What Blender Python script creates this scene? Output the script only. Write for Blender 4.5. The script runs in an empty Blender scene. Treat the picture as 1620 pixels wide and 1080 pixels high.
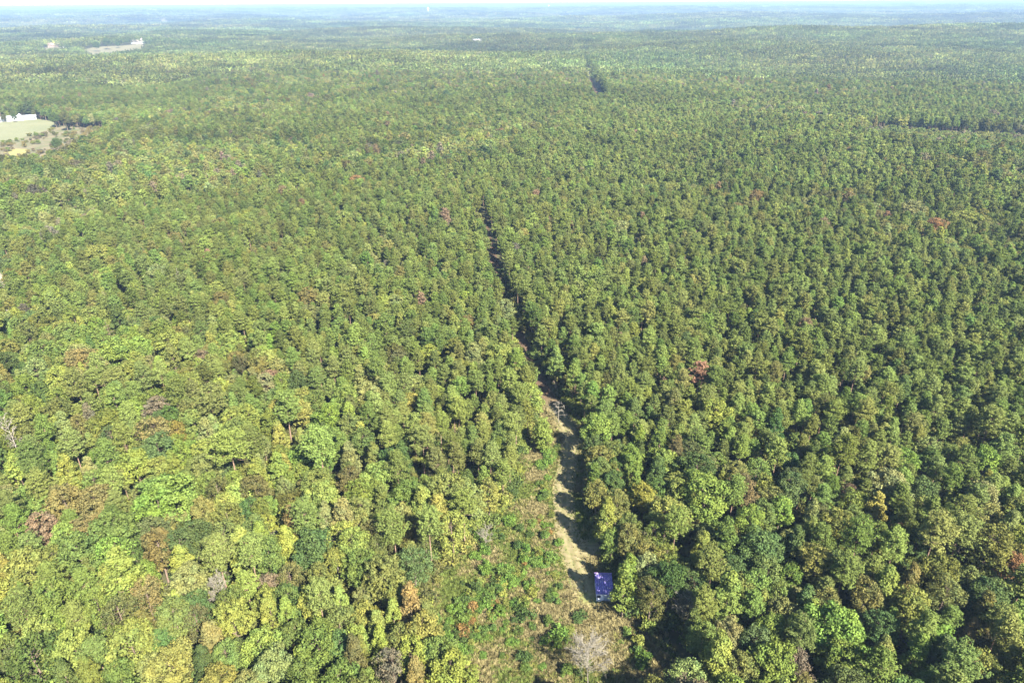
import bpy, bmesh, math
import numpy as np
from mathutils import Matrix, Vector

R = math.radians
rng = np.random.default_rng(11)
scene = bpy.context.scene
C = scene.collection

# ------------------------------------------------------------------ camera, sky, sun, exposure
CAM_H, F_PX, PITCH, ROLL = 110.0, 1080.0, R(26.33), R(0.33)
cam_d = bpy.data.cameras.new('camera')
cam_d.sensor_width = 36.0
cam_d.lens = 36.0 * F_PX / 1620.0
cam_d.clip_start = 1.0
cam_d.clip_end = 120000.0
cam = bpy.data.objects.new('camera', cam_d)
C.objects.link(cam)
CAM_R = Matrix.Rotation(R(90) - PITCH, 3, 'X') @ Matrix.Rotation(-ROLL, 3, 'Z')
cam.matrix_world = Matrix.Translation((0, 0, CAM_H)) @ CAM_R.to_4x4()
scene.camera = cam

SUN_AZ = math.atan2(0.585, -0.81)        # compass-like angle of the sun from +Y, clockwise
SUN_EL = R(43)
to_sun = Vector((math.sin(SUN_AZ) * math.cos(SUN_EL), math.cos(SUN_AZ) * math.cos(SUN_EL), math.sin(SUN_EL)))
world = bpy.data.worlds.new('World')
scene.world = world
world.use_nodes = True
wn = world.node_tree.nodes
sky = wn.new('ShaderNodeTexSky')
sky.sky_type = 'NISHITA'
sky.sun_disc = False
sky.sun_elevation = SUN_EL
sky.sun_rotation = SUN_AZ
sky.air_density = 1.0
sky.dust_density = 0.3
world.node_tree.links.new(sky.outputs[0], wn['Background'].inputs[0])
wn['Background'].inputs[1].default_value = 0.06
sun_d = bpy.data.lights.new('sun', 'SUN')
sun_d.energy = 5.0
sun_d.angle = R(0.53)
sun_d.color = (1.0, 0.92, 0.77)
sun = bpy.data.objects.new('sun', sun_d)
sun.rotation_euler = to_sun.to_track_quat('Z', 'Y').to_euler()
sun.location = to_sun * 300
C.objects.link(sun)
vs = scene.view_settings
vs.view_transform = 'Standard'
vs.look = 'None'
vs.exposure = 2.72
vs.gamma = 1.0
vs.use_curve_mapping = False
scene.cycles.max_bounces = 5
scene.cycles.diffuse_bounces = 3
scene.cycles.glossy_bounces = 2
scene.cycles.transmission_bounces = 3
scene.cycles.volume_bounces = 0
scene.cycles.transparent_max_bounces = 6

HAZE_DENSITY = 1.2e-4
HAZE_COLOR = (0.255, 0.38, 0.59)

# ------------------------------------------------------------------ noise, terrain, pixel -> place
def _hash(ix, iy, seed):
    ix = ix.astype(np.int64); iy = iy.astype(np.int64)
    h = (ix * 374761393 + iy * 668265263 + seed * 974634599) & 0xFFFFFFFF
    h = ((h ^ (h >> 13)) * 1274126177) & 0xFFFFFFFF
    h = (h ^ (h >> 16)) & 0xFFFFFFFF
    return h / 4294967295.0

def vnoise(x, y, seed=0):
    x = np.asarray(x, float); y = np.asarray(y, float)
    x0 = np.floor(x); y0 = np.floor(y)
    fx = x - x0; fy = y - y0
    fx = fx * fx * (3 - 2 * fx); fy = fy * fy * (3 - 2 * fy)
    a = _hash(x0, y0, seed); b = _hash(x0 + 1, y0, seed)
    c = _hash(x0, y0 + 1, seed); d = _hash(x0 + 1, y0 + 1, seed)
    return a + (b - a) * fx + (c - a) * fy + (a - b - c + d) * fx * fy

def fbm(x, y, seed=0, octv=3):
    s = 0; amp = 1; t = 0
    for o in range(octv):
        s = s + amp * vnoise(x * 2 ** o, y * 2 ** o, seed + o * 17); t += amp; amp *= 0.5
    return s / t

def sstep(a, b, x):
    t = np.clip((x - a) / (b - a), 0.0, 1.0)
    return t * t * (3 - 2 * t)

def hgt(x, y):
    x = np.asarray(x, float); y = np.asarray(y, float)
    r = np.hypot(x, y)
    h = (fbm(x / 560, y / 460, 3, 2) - 0.5) * 42 * sstep(400, 1500, r)
    h = h + (fbm(x / 1900, y / 1150, 9, 3) - 0.45) * 62 * sstep(1500, 5000, r)
    h = h + 26 * np.exp(-((y - 2350) / 420.0) ** 2) * sstep(100, 700, x)
    h = h - 20 * np.exp(-((y - 3500) / 600.0) ** 2) * sstep(100, 700, x)
    h = h + 30 * sstep(4500, 12000, r)
    h = h + 3.5 * np.exp(-((y - 520) / 170.0) ** 2) * sstep(40, 300, x)
    return h

def ray(u, v):
    d = CAM_R @ Vector(((u - 810) / F_PX, -(v - 540) / F_PX, -1.0))
    return d.x, d.y, d.z

def at(u, v, z=0.0):
    """the place seen at photograph pixel (u, v), z metres above the ground there"""
    dx, dy, dz = ray(u, v)
    g = 0.0
    for _ in range(30):
        t = (CAM_H - g - z) / max(-dz, 1e-4)
        g = 0.6 * g + 0.4 * float(hgt(dx * t, dy * t))
    t = (CAM_H - g - z) / max(-dz, 1e-4)
    return Vector((dx * t, dy * t, g))

_Ri = np.array(CAM_R.transposed())
def pix(x, y, z):
    p = _Ri @ np.stack([np.asarray(x, float), np.asarray(y, float), np.asarray(z, float) - CAM_H])
    d = -p[2]
    return 810 + F_PX * p[0] / d, 540 - F_PX * p[1] / d, d

def inpoly(x, y, poly):
    x = np.asarray(x, float); y = np.asarray(y, float)
    ins = np.zeros(x.shape, bool)
    n = len(poly)
    for i in range(n):
        x0, y0 = poly[i][0], poly[i][1]; x1, y1 = poly[(i + 1) % n][0], poly[(i + 1) % n][1]
        if y0 == y1: continue
        c = ((y0 > y) != (y1 > y)) & (x < (x1 - x0) * (y - y0) / (y1 - y0) + x0)
        ins ^= c
    return ins

def dist_line(x, y, pts):
    best = np.full(np.shape(x), 1e9)
    for (ax, ay), (bx, by) in zip(pts[:-1], pts[1:]):
        dx, dy = bx - ax, by - ay
        t = np.clip(((x - ax) * dx + (y - ay) * dy) / (dx * dx + dy * dy), 0, 1)
        best = np.minimum(best, np.hypot(x - ax - t * dx, y - ay - t * dy))
    return best

def gpoly(pxs, z=0.0):
    return [tuple(at(u, v, z).xy) for u, v in pxs]

# ------------------------------------------------------------------ materials
def new_mat(name):
    m = bpy.data.materials.new(name); m.use_nodes = True
    nt = m.node_tree; nt.nodes.clear()
    return m, nt, nt.nodes, nt.links

def ramp(N, stops):
    r = N.new('ShaderNodeValToRGB')
    e = r.color_ramp.elements
    while len(e) < len(stops): e.new(0.5)
    for k, (p, c) in enumerate(stops):
        e[k].position = p; e[k].color = (*c, 1)
    return r

def leaf_material(name, transl=0.28, grove=False, vary=False):
    m, nt, N, L = new_mat(name)
    a = N.new('ShaderNodeAttribute'); a.attribute_type = 'INSTANCER'; a.attribute_name = 'tint'
    lv = N.new('ShaderNodeAttribute'); lv.attribute_name = 'lv'
    mr = N.new('ShaderNodeMapRange'); L.new(lv.outputs['Fac'], mr.inputs[0])
    mr.inputs[3].default_value = 0.60; mr.inputs[4].default_value = 1.42
    mul = N.new('ShaderNodeVectorMath'); mul.operation = 'SCALE'
    col = a.outputs['Color']
    if grove:
        g = N.new('ShaderNodeAttribute'); g.attribute_name = 'gcol'
        mm = N.new('ShaderNodeVectorMath'); mm.operation = 'MULTIPLY'
        L.new(col, mm.inputs[0]); L.new(g.outputs['Color'], mm.inputs[1])
        col = mm.outputs[0]
    if vary:
        tc = N.new('ShaderNodeTexCoord'); oi = N.new('ShaderNodeObjectInfo')
        no = N.new('ShaderNodeTexNoise'); no.noise_dimensions = '4D'; no.inputs['Scale'].default_value = 0.42; no.inputs['Detail'].default_value = 1.0
        w40 = N.new('ShaderNodeMath'); w40.operation = 'MULTIPLY'; w40.inputs[1].default_value = 40.0
        L.new(oi.outputs['Random'], w40.inputs[0]); L.new(w40.outputs[0], no.inputs['W']); L.new(tc.outputs['Object'], no.inputs['Vector'])
        vr = ramp(N, [(0.30, (0.84, 0.95, 1.0)), (0.5, (1.0, 1.0, 1.0)), (0.70, (1.12, 1.06, 0.95))]); L.new(no.outputs[0], vr.inputs[0])
        m3 = N.new('ShaderNodeVectorMath'); m3.operation = 'MULTIPLY'
        L.new(col, m3.inputs[0]); L.new(vr.outputs[0], m3.inputs[1]); col = m3.outputs[0]
    L.new(col, mul.inputs[0]); L.new(mr.outputs[0], mul.inputs['Scale'])
    d = N.new('ShaderNodeBsdfDiffuse'); t = N.new('ShaderNodeBsdfTranslucent')
    L.new(mul.outputs[0], d.inputs[0]); L.new(mul.outputs[0], t.inputs[0])
    mx = N.new('ShaderNodeMixShader'); mx.inputs[0].default_value = transl
    L.new(d.outputs[0], mx.inputs[1]); L.new(t.outputs[0], mx.inputs[2])
    o = N.new('ShaderNodeOutputMaterial'); L.new(mx.outputs[0], o.inputs[0])
    return m

def noise_material(name, stops, scale=1.0, detail=4, rough=0.9, bump=0.0, second=None, spec=0.2, coord='Object'):
    m, nt, N, L = new_mat(name)
    tc = N.new('ShaderNodeTexCoord')
    no = N.new('ShaderNodeTexNoise'); no.inputs['Scale'].default_value = scale; no.inputs['Detail'].default_value = detail
    L.new(tc.outputs[coord], no.inputs['Vector'])
    rp = ramp(N, stops); L.new(no.outputs[0], rp.inputs[0])
    col = rp.outputs[0]
    if second:
        n2 = N.new('ShaderNodeTexNoise'); n2.inputs['Scale'].default_value = second[0]; n2.inputs['Detail'].default_value = 3
        L.new(tc.outputs[coord], n2.inputs['Vector'])
        r2 = ramp(N, second[1]); L.new(n2.outputs[0], r2.inputs[0])
        mx = N.new('ShaderNodeMix'); mx.data_type = 'RGBA'; mx.blend_type = 'MULTIPLY'; mx.inputs[0].default_value = 1.0
        L.new(col, mx.inputs[6]); L.new(r2.outputs[0], mx.inputs[7]); col = mx.outputs[2]
    b = N.new('ShaderNodeBsdfPrincipled'); b.inputs['Roughness'].default_value = rough
    b.inputs['Specular IOR Level'].default_value = spec
    L.new(col, b.inputs['Base Color'])
    if bump:
        bp = N.new('ShaderNodeBump'); bp.inputs['Strength'].default_value = bump; bp.inputs['Distance'].default_value = 0.1
        L.new(no.outputs[0], bp.inputs['Height']); L.new(bp.outputs[0], b.inputs['Normal'])
    o = N.new('ShaderNodeOutputMaterial'); L.new(b.outputs[0], o.inputs[0])
    return m

M = {}
M['leaf'] = leaf_material('broad_leaf', 0.30, vary=True)
M['needle'] = leaf_material('pine_needle', 0.27)
M['grove'] = leaf_material('far_foliage', 0.15, True)
M['blade'] = leaf_material('grass_blade', 0.30)
M['bark'] = noise_material('bark', [(0.3, (0.07, 0.05, 0.04)), (0.7, (0.17, 0.13, 0.10))], 6, 4, 0.95, 0.3)
M['pine_bark'] = noise_material('pine_bark', [(0.3, (0.09, 0.06, 0.045)), (0.7, (0.22, 0.15, 0.11))], 6, 4, 0.95, 0.3)
M['pale_bark'] = noise_material('pale_bark', [(0.3, (0.14, 0.12, 0.105)), (0.7, (0.25, 0.23, 0.205))], 5, 4, 0.9, 0.2)
M['dead_bark'] = noise_material('dead_bark', [(0.3, (0.115, 0.105, 0.085)), (0.7, (0.19, 0.175, 0.145))], 5, 4, 0.9, 0.2)
M['floor'] = noise_material('forest_floor', [(0.3, (0.034, 0.036, 0.017)), (0.55, (0.05, 0.048, 0.024)), (0.75, (0.04, 0.055, 0.02))],
                            0.9, 9, 1.0, 0.0, (0.006, [(0.3, (0.8, 0.85, 0.8)), (0.7, (1.1, 1.05, 1.0))]))
M['meadow'] = noise_material('dry_meadow', [(0.30, (0.075, 0.100, 0.032)), (0.44, (0.12, 0.122, 0.047)), (0.56, (0.165, 0.140, 0.072)), (0.72, (0.20, 0.16, 0.092))],
                             0.30, 8, 1.0, 0.4, (1.4, [(0.25, (0.72, 0.72, 0.70)), (0.75, (1.12, 1.1, 1.05))]))
M['pasture'] = noise_material('mown_pasture', [(0.3, (0.092, 0.100, 0.054)), (0.7, (0.122, 0.122, 0.072))], 0.03, 6, 1.0, 0, (0.4, [(0.3, (0.9, 0.9, 0.9)), (0.7, (1.08, 1.08, 1.05))]))
M['scrub'] = noise_material('dry_scrub', [(0.3, (0.065, 0.075, 0.032)), (0.5, (0.095, 0.086, 0.048)), (0.7, (0.125, 0.102, 0.066))], 0.06, 6, 1.0, 0, (0.9, [(0.3, (0.75, 0.75, 0.75)), (0.7, (1.1, 1.1, 1.1))]))
M['cutover'] = noise_material('cutover_ground', [(0.3, (0.05, 0.06, 0.026)), (0.5, (0.07, 0.068, 0.036)), (0.7, (0.09, 0.08, 0.05))], 0.06, 6, 1.0)
M['hay'] = noise_material('cut_hay', [(0.3, (0.075, 0.072, 0.04)), (0.7, (0.11, 0.10, 0.06))], 0.02, 6, 1.0)
M['goldfield'] = noise_material('golden_weeds', [(0.3, (0.13, 0.125, 0.045)), (0.7, (0.17, 0.15, 0.05))], 0.2, 5, 1.0)
M['sand'] = noise_material('bare_sand', [(0.3, (0.13, 0.115, 0.09)), (0.7, (0.20, 0.18, 0.15))], 0.2, 6, 1.0)

# track: straw with two paler wheel lines, needle-brown darkened to stand for tree shade among the pines (mesh attribute 'pine')
def track_material():
    m, nt, N, L = new_mat('track_grass')
    tc = N.new('ShaderNodeTexCoord')
    n1 = N.new('ShaderNodeTexNoise'); n1.inputs['Scale'].default_value = 0.8; n1.inputs['Detail'].default_value = 8
    L.new(tc.outputs['Object'], n1.inputs['Vector'])
    r1 = ramp(N, [(0.3, (0.088, 0.094, 0.040)), (0.5, (0.122, 0.108, 0.058)), (0.7, (0.150, 0.128, 0.078))]); L.new(n1.outputs[0], r1.inputs[0])
    r2 = ramp(N, [(0.3, (0.05, 0.036, 0.024)), (0.7, (0.085, 0.058, 0.04))]); L.new(n1.outputs[0], r2.inputs[0])
    at_ = N.new('ShaderNodeAttribute'); at_.attribute_name = 'pine'
    mx = N.new('ShaderNodeMix'); mx.data_type = 'RGBA'
    L.new(at_.outputs['Fac'], mx.inputs[0]); L.new(r1.outputs[0], mx.inputs[6]); L.new(r2.outputs[0], mx.inputs[7])
    rt = N.new('ShaderNodeAttribute'); rt.attribute_name = 'rut'
    mr = N.new('ShaderNodeMapRange'); mr.inputs[3].default_value = 0.92; mr.inputs[4].default_value = 1.2
    L.new(rt.outputs['Fac'], mr.inputs[0])
    sc = N.new('ShaderNodeVectorMath'); sc.operation = 'SCALE'
    L.new(mx.outputs[2], sc.inputs[0]); L.new(mr.outputs[0], sc.inputs['Scale'])
    b = N.new('ShaderNodeBsdfDiffuse'); L.new(sc.outputs[0], b.inputs[0])
    o = N.new('ShaderNodeOutputMaterial'); L.new(b.outputs[0], o.inputs[0])
    return m
M['track'] = track_material()

# ------------------------------------------------------------------ mesh helpers
def make_mesh(name, V, F, mats, mat_idx=None, attrs=None, smooth=False):
    """F: (n,4) or (n,3) int array, or list of such arrays"""
    me = bpy.data.meshes.new(name)
    Fs = F if isinstance(F, list) else [F]
    Fs = [f for f in Fs if len(f)]
    loops = np.concatenate([f.ravel() for f in Fs]).astype(np.int32)
    sizes = np.concatenate([np.full(len(f), f.shape[1]) for f in Fs]).astype(np.int32)
    starts = np.concatenate([[0], np.cumsum(sizes)[:-1]]).astype(np.int32)
    me.vertices.add(len(V)); me.vertices.foreach_set('co', np.asarray(V, np.float32).ravel())
    me.loops.add(len(loops)); me.loops.foreach_set('vertex_index', loops)
    me.polygons.add(len(sizes)); me.polygons.foreach_set('loop_start', starts); me.polygons.foreach_set('loop_total', sizes)
    for m in mats: me.materials.append(m)
    if mat_idx is not None: me.polygons.foreach_set('material_index', np.asarray(mat_idx, np.int32))
    if smooth: me.polygons.foreach_set('use_smooth', np.ones(len(sizes), bool))
    for k, (typ, dom, arr) in (attrs or {}).items():
        at_ = me.attributes.new(k, typ, dom)
        at_.data.foreach_set({'FLOAT': 'value', 'INT': 'value', 'FLOAT_COLOR': 'color', 'FLOAT_VECTOR': 'vector'}[typ], np.asarray(arr).ravel())
    me.update(calc_edges=True)
    me.validate()
    return me

def unit(v):
    return v / np.maximum(np.linalg.norm(v, axis=-1, keepdims=True), 1e-9)

def rdir(g, n):
    return unit(g.normal(size=(n, 3)))

def cards(g, P, Nrm, size, aspect=0.75, axis=None, fold=0.25):
    """folded leaf cards: one 4-vertex face each"""
    n = len(P)
    t = rdir(g, n) if axis is None else axis
    u = unit(t - Nrm * np.sum(t * Nrm, 1, keepdims=True))
    w = np.cross(Nrm, u)
    s = np.asarray(size).reshape(-1, 1) * np.ones((n, 1))
    a = s * 0.5; b = s * 0.5 * aspect
    lift = Nrm * s * fold
    V = np.stack([P + u * a, P + w * b + lift, P - u * a, P - w * b + lift * 0.6], 1).reshape(-1, 3)
    F = np.arange(4 * n).reshape(-1, 4)
    return V, F

def tube(pts, rads, sides=6):
    pts = np.asarray(pts, float); k = len(pts)
    d = unit(np.gradient(pts, axis=0))
    ref = np.where(np.abs(d[:, 2:3]) > 0.9, np.array([[1.0, 0, 0]]), np.array([[0, 0, 1.0]]))
    u = unit(np.cross(d, ref)); w = np.cross(d, u)
    a = np.linspace(0, 2 * np.pi, sides, endpoint=False)
    V = (pts[:, None] + np.asarray(rads)[:, None, None] * (np.cos(a)[None, :, None] * u[:, None] + np.sin(a)[None, :, None] * w[:, None])).reshape(-1, 3)
    i = np.arange(sides); j = (i + 1) % sides
    F = np.concatenate([np.stack([r * sides + i, r * sides + j, (r + 1) * sides + j, (r + 1) * sides + i], 1) for r in range(k - 1)])
    return V, F

def join(parts):
    Vs, Fs, o = [], [], 0
    for V, F in parts:
        Vs.append(V); Fs.append(F + o); o += len(V)
    return np.concatenate(Vs), np.concatenate(Fs)

# ------------------------------------------------------------------ tree forms: (wood V,F) and crown cards (P, N, size, axis, lv)
def broad_form(seed, H=15.0, Rr=4.0, base=0.42, shape='round', n_lobe=46, per=120, leaf=0.38, lobe_r=1.25, fill=1.0, top_lv=0.0):
    g = np.random.default_rng(seed)
    z0 = H * base; hc = H - z0
    ph = g.uniform(0, 6.28, 4)
    def prof(t):
        if shape == 'round': return np.sqrt(np.clip(1 - ((t - 0.45) / 0.58) ** 2, 0.02, 1))
        if shape == 'cone': return np.clip(1.08 - t, 0.06, 1) ** 0.75 * np.clip(t / 0.12 + 0.45, 0, 1)
        return np.clip(1 - ((t - 0.35) / 0.68) ** 2, 0.03, 1) ** 0.6
    lob = []
    k = 0
    while len(lob) < n_lobe:
        t = g.random() ** 0.85
        if g.random() > prof(t) + 0.1: continue
        th = k * 2.399963 + g.normal() * 0.35; k += 1
        wob = 1 + 0.16 * math.sin(2 * th + ph[0]) + 0.12 * math.sin(3 * th + ph[1] + 3 * t)
        r = Rr * prof(t) * wob * g.uniform(0.55, 0.98) - 0.35 * lobe_r
        r = max(r, 0)
        lob.append((r * math.cos(th), r * math.sin(th), z0 + hc * t - 0.25 * lobe_r, lobe_r * g.uniform(0.65, 1.25) * (1.0 if t < 0.85 else 0.8)))
    lob = np.array(lob)
    P, Nn, S, LV = [], [], [], []
    for c in lob:
        n = int(per * (c[3] / lobe_r) ** 2 * fill)
        d = rdir(g, n * 2)
        keep = (d[:, 2] > -0.35) | (g.random(n * 2) < 0.25)
        d = d[keep][:n]
        rr = c[3] * (0.55 + 0.5 * g.random(len(d)) ** 0.6)
        p = c[:3] + d * rr[:, None] * np.array([1, 1, 0.62]) + g.normal(size=d.shape) * 0.10
        P.append(p)
        Nn.append(unit(d + 0.35 * np.array([0, 0, 1]) + 0.55 * g.normal(size=d.shape)))
        S.append(leaf * g.uniform(0.6, 1.35, len(d)))
        lt = g.uniform(-0.14, 0.14)
        LV.append(np.clip(0.5 + lt + g.normal(size=len(d)) * 0.16, 0, 1))
    P, Nn, S, LV = map(np.concatenate, (P, Nn, S, LV))
    # wood
    parts = []
    lean = g.normal(size=2) * 0.25
    zz = np.linspace(0, 1, 8)
    r0 = 0.016 * H
    tp = np.stack([lean[0] * zz ** 2 + 0.1 * np.sin(5 * zz + ph[2]), lean[1] * zz ** 2 + 0.1 * np.sin(4 * zz + ph[3]), zz * H * 0.88 - 0.3], 1)
    parts.append(tube(tp, r0 * (1 - zz) ** 0.8 + 0.03, 7))
    order = g.permutation(len(lob))[: int(min(len(lob), 26))]
    for q in order:
        c = lob[q]
        zs = max(z0 * 0.8, min(c[2] - 0.55 * math.hypot(c[0], c[1]), H * 0.8))
        s = np.interp(zs, tp[:, 2], zz)
        a = np.array([np.interp(zs, tp[:, 2], tp[:, 0]), np.interp(zs, tp[:, 2], tp[:, 1]), zs])
        b = c[:3]
        mid = (a + b) / 2 + np.array([0, 0, -0.12 * np.linalg.norm(b - a)]) + g.normal(size=3) * 0.15
        rb = max(0.035, r0 * (1 - s) * 0.45)
        parts.append(tube([a, mid, b], [rb, rb * 0.6, 0.02], 5))
    return join(parts), (P, Nn, S, None, LV)

def pine_form(seed, H=17.0, Rr=3.1, base=0.54, n_br=60, per=7, nd=13, tuft=0.47, pointed=0.55):
    g = np.random.default_rng(seed)
    z0 = H * base; hc = H - z0
    parts = []
    zz = np.linspace(0, 1, 9)
    lean = g.normal(size=2) * 0.3; ph = g.uniform(0, 6.28, 2)
    tp = np.stack([lean[0] * zz ** 2 + 0.08 * np.sin(5 * zz + ph[0]), lean[1] * zz ** 2 + 0.08 * np.sin(4 * zz + ph[1]), zz * (H - 0.3) - 0.3], 1)
    r0 = 0.0115 * H
    parts.append(tube(tp, r0 * (1 - zz * 0.93) + 0.01, 7))
    P, Nn, S, A, LV = [], [], [], [], []
    for k in range(n_br):
        t = ((k + g.random()) / n_br)
        z = z0 + hc * t * 0.95
        wob = 1 + 0.18 * math.sin(2 * k * 2.399963 + ph[0]) 
        Ln = Rr * wob * (np.clip(1.04 - t, 0.05, 1) ** pointed) * np.clip(0.6 + t / 0.3 * 0.4, 0, 1) * g.uniform(0.55, 1.12)
        th = k * 2.399963 + g.normal() * 0.4
        up = 0.12 + 0.5 * t + g.normal() * 0.14
        c = np.array([np.interp(z, tp[:, 2], tp[:, 0]), np.interp(z, tp[:, 2], tp[:, 1]), z])
        d = unit(np.array([math.cos(th), math.sin(th), up]))
        e = c + d * Ln + np.array([0, 0, 0.10 * Ln])
        m = c + d * Ln * 0.55 + np.array([0, 0, -0.05 * Ln])
        parts.append(tube([c, m, e], [0.045 * (1.1 - t) + 0.012, 0.025, 0.01], 4))
        nt_ = max(2, int(round(per * (0.35 + 0.75 * Ln / Rr))))
        bt = g.uniform(-0.12, 0.12)
        for q in range(nt_):
            s = 0.30 + 0.70 * (q + g.random()) / nt_
            side = g.normal() * 0.36 * (0.4 + Ln * 0.28)
            cc = c + (e - c) * s + np.array([-math.sin(th), math.cos(th), 0]) * side + np.array([0, 0, g.uniform(-0.1, 0.25)])
            dd = unit(g.normal(size=(nd, 3)) + 0.35 * d + np.array([0, 0, 0.40]))
            tr = tuft * g.uniform(0.75, 1.25)
            rad_ = tr * g.uniform(0.55, 1.05, (nd, 1))
            P.append(cc + dd * rad_ * np.array([1, 1, 0.75]))
            ax = unit(dd + 0.9 * g.normal(size=(nd, 3)))
            A.append(ax)
            Nn.append(unit(dd + np.array([0, 0, 0.25]) + 0.5 * g.normal(size=(nd, 3))))
            S.append(0.43 * g.uniform(0.7, 1.3, nd))
            LV.append(np.clip(0.5 + bt + g.normal(size=nd) * 0.16, 0, 1))
    P, Nn, S, A, LV = map(np.concatenate, (P, Nn, S, A, LV))
    Nn = unit(Nn)
    return join(parts), (P, Nn, S, A, LV)

def form_meshes(name, form, leaf_mat, wood_mat, aspect, seed, lods=((1.0, 1.0),)):
    """wood mesh, crown mesh, and joined versions at several densities for the masses of trees"""
    (WV, WF), (P, Nn, S, A, LV) = form
    g = np.random.default_rng(seed + 900)
    V, F = cards(g, P, Nn, S, aspect, A)
    lv4 = np.repeat(LV, 4).astype(np.float32)
    wood = make_mesh(name + '_wood', WV, WF, [wood_mat], smooth=True)
    crown = make_mesh(name + '_crown', V, F, [leaf_mat], attrs={'lv': ('FLOAT', 'POINT', lv4)})
    outs = []
    for frac, grow, asp in lods:
        n = max(12, int(len(P) * frac))
        sel = g.permutation(len(P))[:n]
        V2, F2 = cards(g, P[sel], Nn[sel], S[sel] * grow, asp, None if (A is None or asp > 0.5) else A[sel])
        if frac > 0.2:
            wv, wf = WV, WF
        else:
            wv, wf = tube([[0, 0, -0.5], [0, 0, P[:, 2].max() * 0.8]], [0.2, 0.06], 4)
        VV = np.concatenate([V2, wv]); FF = [F2, wf + len(V2)]
        lv = np.concatenate([np.repeat(LV[sel], 4), np.full(len(wv), 0.5)]).astype(np.float32)
        mi = np.concatenate([np.zeros(len(F2)), np.ones(len(wf))])
        outs.append(make_mesh(name + '_whole', VV, FF, [leaf_mat, wood_mat], mi, {'lv': ('FLOAT', 'POINT', lv)}))
    return wood, crown, outs

LODS = ((0.75, 1.16, 0.75), (0.24, 1.80, 0.75))
LODS_P = ((0.75, 1.12, 0.40), (0.28, 1.58, 0.52))
BROAD, PINE = [], []      # each: dict(wood, crown, near, mid, H, R)
bspec = [dict(H=13.5, Rr=4.2, shape='round', n_lobe=100, lobe_r=0.90, per=72), dict(H=12.5, Rr=4.6, shape='round', n_lobe=120, lobe_r=0.85, per=64), dict(H=14, Rr=3.7, shape='egg', n_lobe=95, lobe_r=0.85, per=66),
         dict(H=12, Rr=4.0, shape='round', n_lobe=80, lobe_r=1.0, per=84), dict(H=15.5, Rr=3.3, base=0.30, shape='cone', n_lobe=96, lobe_r=0.78, per=64),
         dict(H=13.5, Rr=3.9, shape='egg', n_lobe=110, lobe_r=0.75, per=60), dict(H=13, Rr=4.3, shape='round', n_lobe=90, lobe_r=0.85, per=62, fill=0.68, leaf=0.34),
         dict(H=14.5, Rr=3.2, base=0.32, shape='cone', n_lobe=90, lobe_r=0.74, per=70), dict(H=13.5, Rr=4.5, shape='egg', n_lobe=115, lobe_r=0.92, per=70, leaf=0.42),
         dict(H=13, Rr=4.1, shape='round', n_lobe=130, lobe_r=0.68, per=52, leaf=0.34)]
for k, s in enumerate(bspec):
    w, c, o = form_meshes('broadleaf%02d' % k, broad_form(100 + k, **s), M['leaf'], M['bark'], 0.75, k, LODS)
    BROAD.append(dict(wood=w, crown=c, near=o[0], mid=o[1], H=s['H'], R=s['Rr'], shape=s['shape']))
pspec = [dict(H=14.5, Rr=3.1), dict(H=15, Rr=3.4, pointed=0.46, n_br=66), dict(H=14, Rr=2.9), dict(H=15, Rr=3.2, base=0.50, n_br=70),
         dict(H=16, Rr=3.6, base=0.60, pointed=0.38, n_br=66), dict(H=14.5, Rr=2.8, base=0.50, pointed=0.65), dict(H=14.5, Rr=3.4, base=0.56, pointed=0.42, n_br=60, tuft=0.55), dict(H=9.5, Rr=3.3, base=0.16, pointed=0.5, n_br=92)]
for k, s in enumerate(pspec):
    w, c, o = form_meshes('pine%02d' % k, pine_form(300 + k, **s), M['needle'], M['pine_bark'], 0.36, 50 + k, LODS_P)
    PINE.append(dict(wood=w, crown=c, near=o[0], mid=o[1], H=s['H'], R=s['Rr'], shape='pine'))

# ------------------------------------------------------------------ colours of the crowns (name, albedo)
PAL = {
    'green': (0.090, 0.118, 0.033), 'dark green': (0.060, 0.086, 0.028), 'blue-green': (0.062, 0.092, 0.033), 'bright green': (0.108, 0.146, 0.034),
    'yellow-green': (0.134, 0.154, 0.038), 'pale green': (0.128, 0.142, 0.052), 'olive': (0.110, 0.114, 0.036), 'dark olive': (0.080, 0.083, 0.032),
    'yellow': (0.140, 0.146, 0.040), 'orange-brown': (0.132, 0.112, 0.044), 'rust-red': (0.160, 0.096, 0.046), 'grey-brown': (0.115, 0.100, 0.066),
    'pine green': (0.100, 0.127, 0.034), 'deep pine green': (0.084, 0.110, 0.031), 'light pine green': (0.120, 0.144, 0.040), 'browned': (0.150, 0.108, 0.064),
}
BNAMES = ['green', 'dark green', 'blue-green', 'bright green', 'yellow-green', 'pale green', 'olive', 'dark olive', 'yellow', 'orange-brown', 'rust-red', 'grey-brown']
W_LL = np.array([.21, .05, .03, .12, .29, .11, .12, .03, .02, .010, .001, .01])       # lower left of the clearing
W_LR = np.array([.26, .10, .05, .13, .12, .08, .16, .06, .015, .012, .003, .01])      # right of the clearing
W_UP = np.array([.16, .13, .06, .04, .16, .19, .15, .05, .03, .02, .001, .04])       # beyond the pines
W_ST = np.array([.14, .06, .04, .06, .16, .16, .18, .04, .08, .06, .006, .03])        # autumn strip
PNAMES = ['pine green', 'deep pine green', 'light pine green', 'browned']

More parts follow.
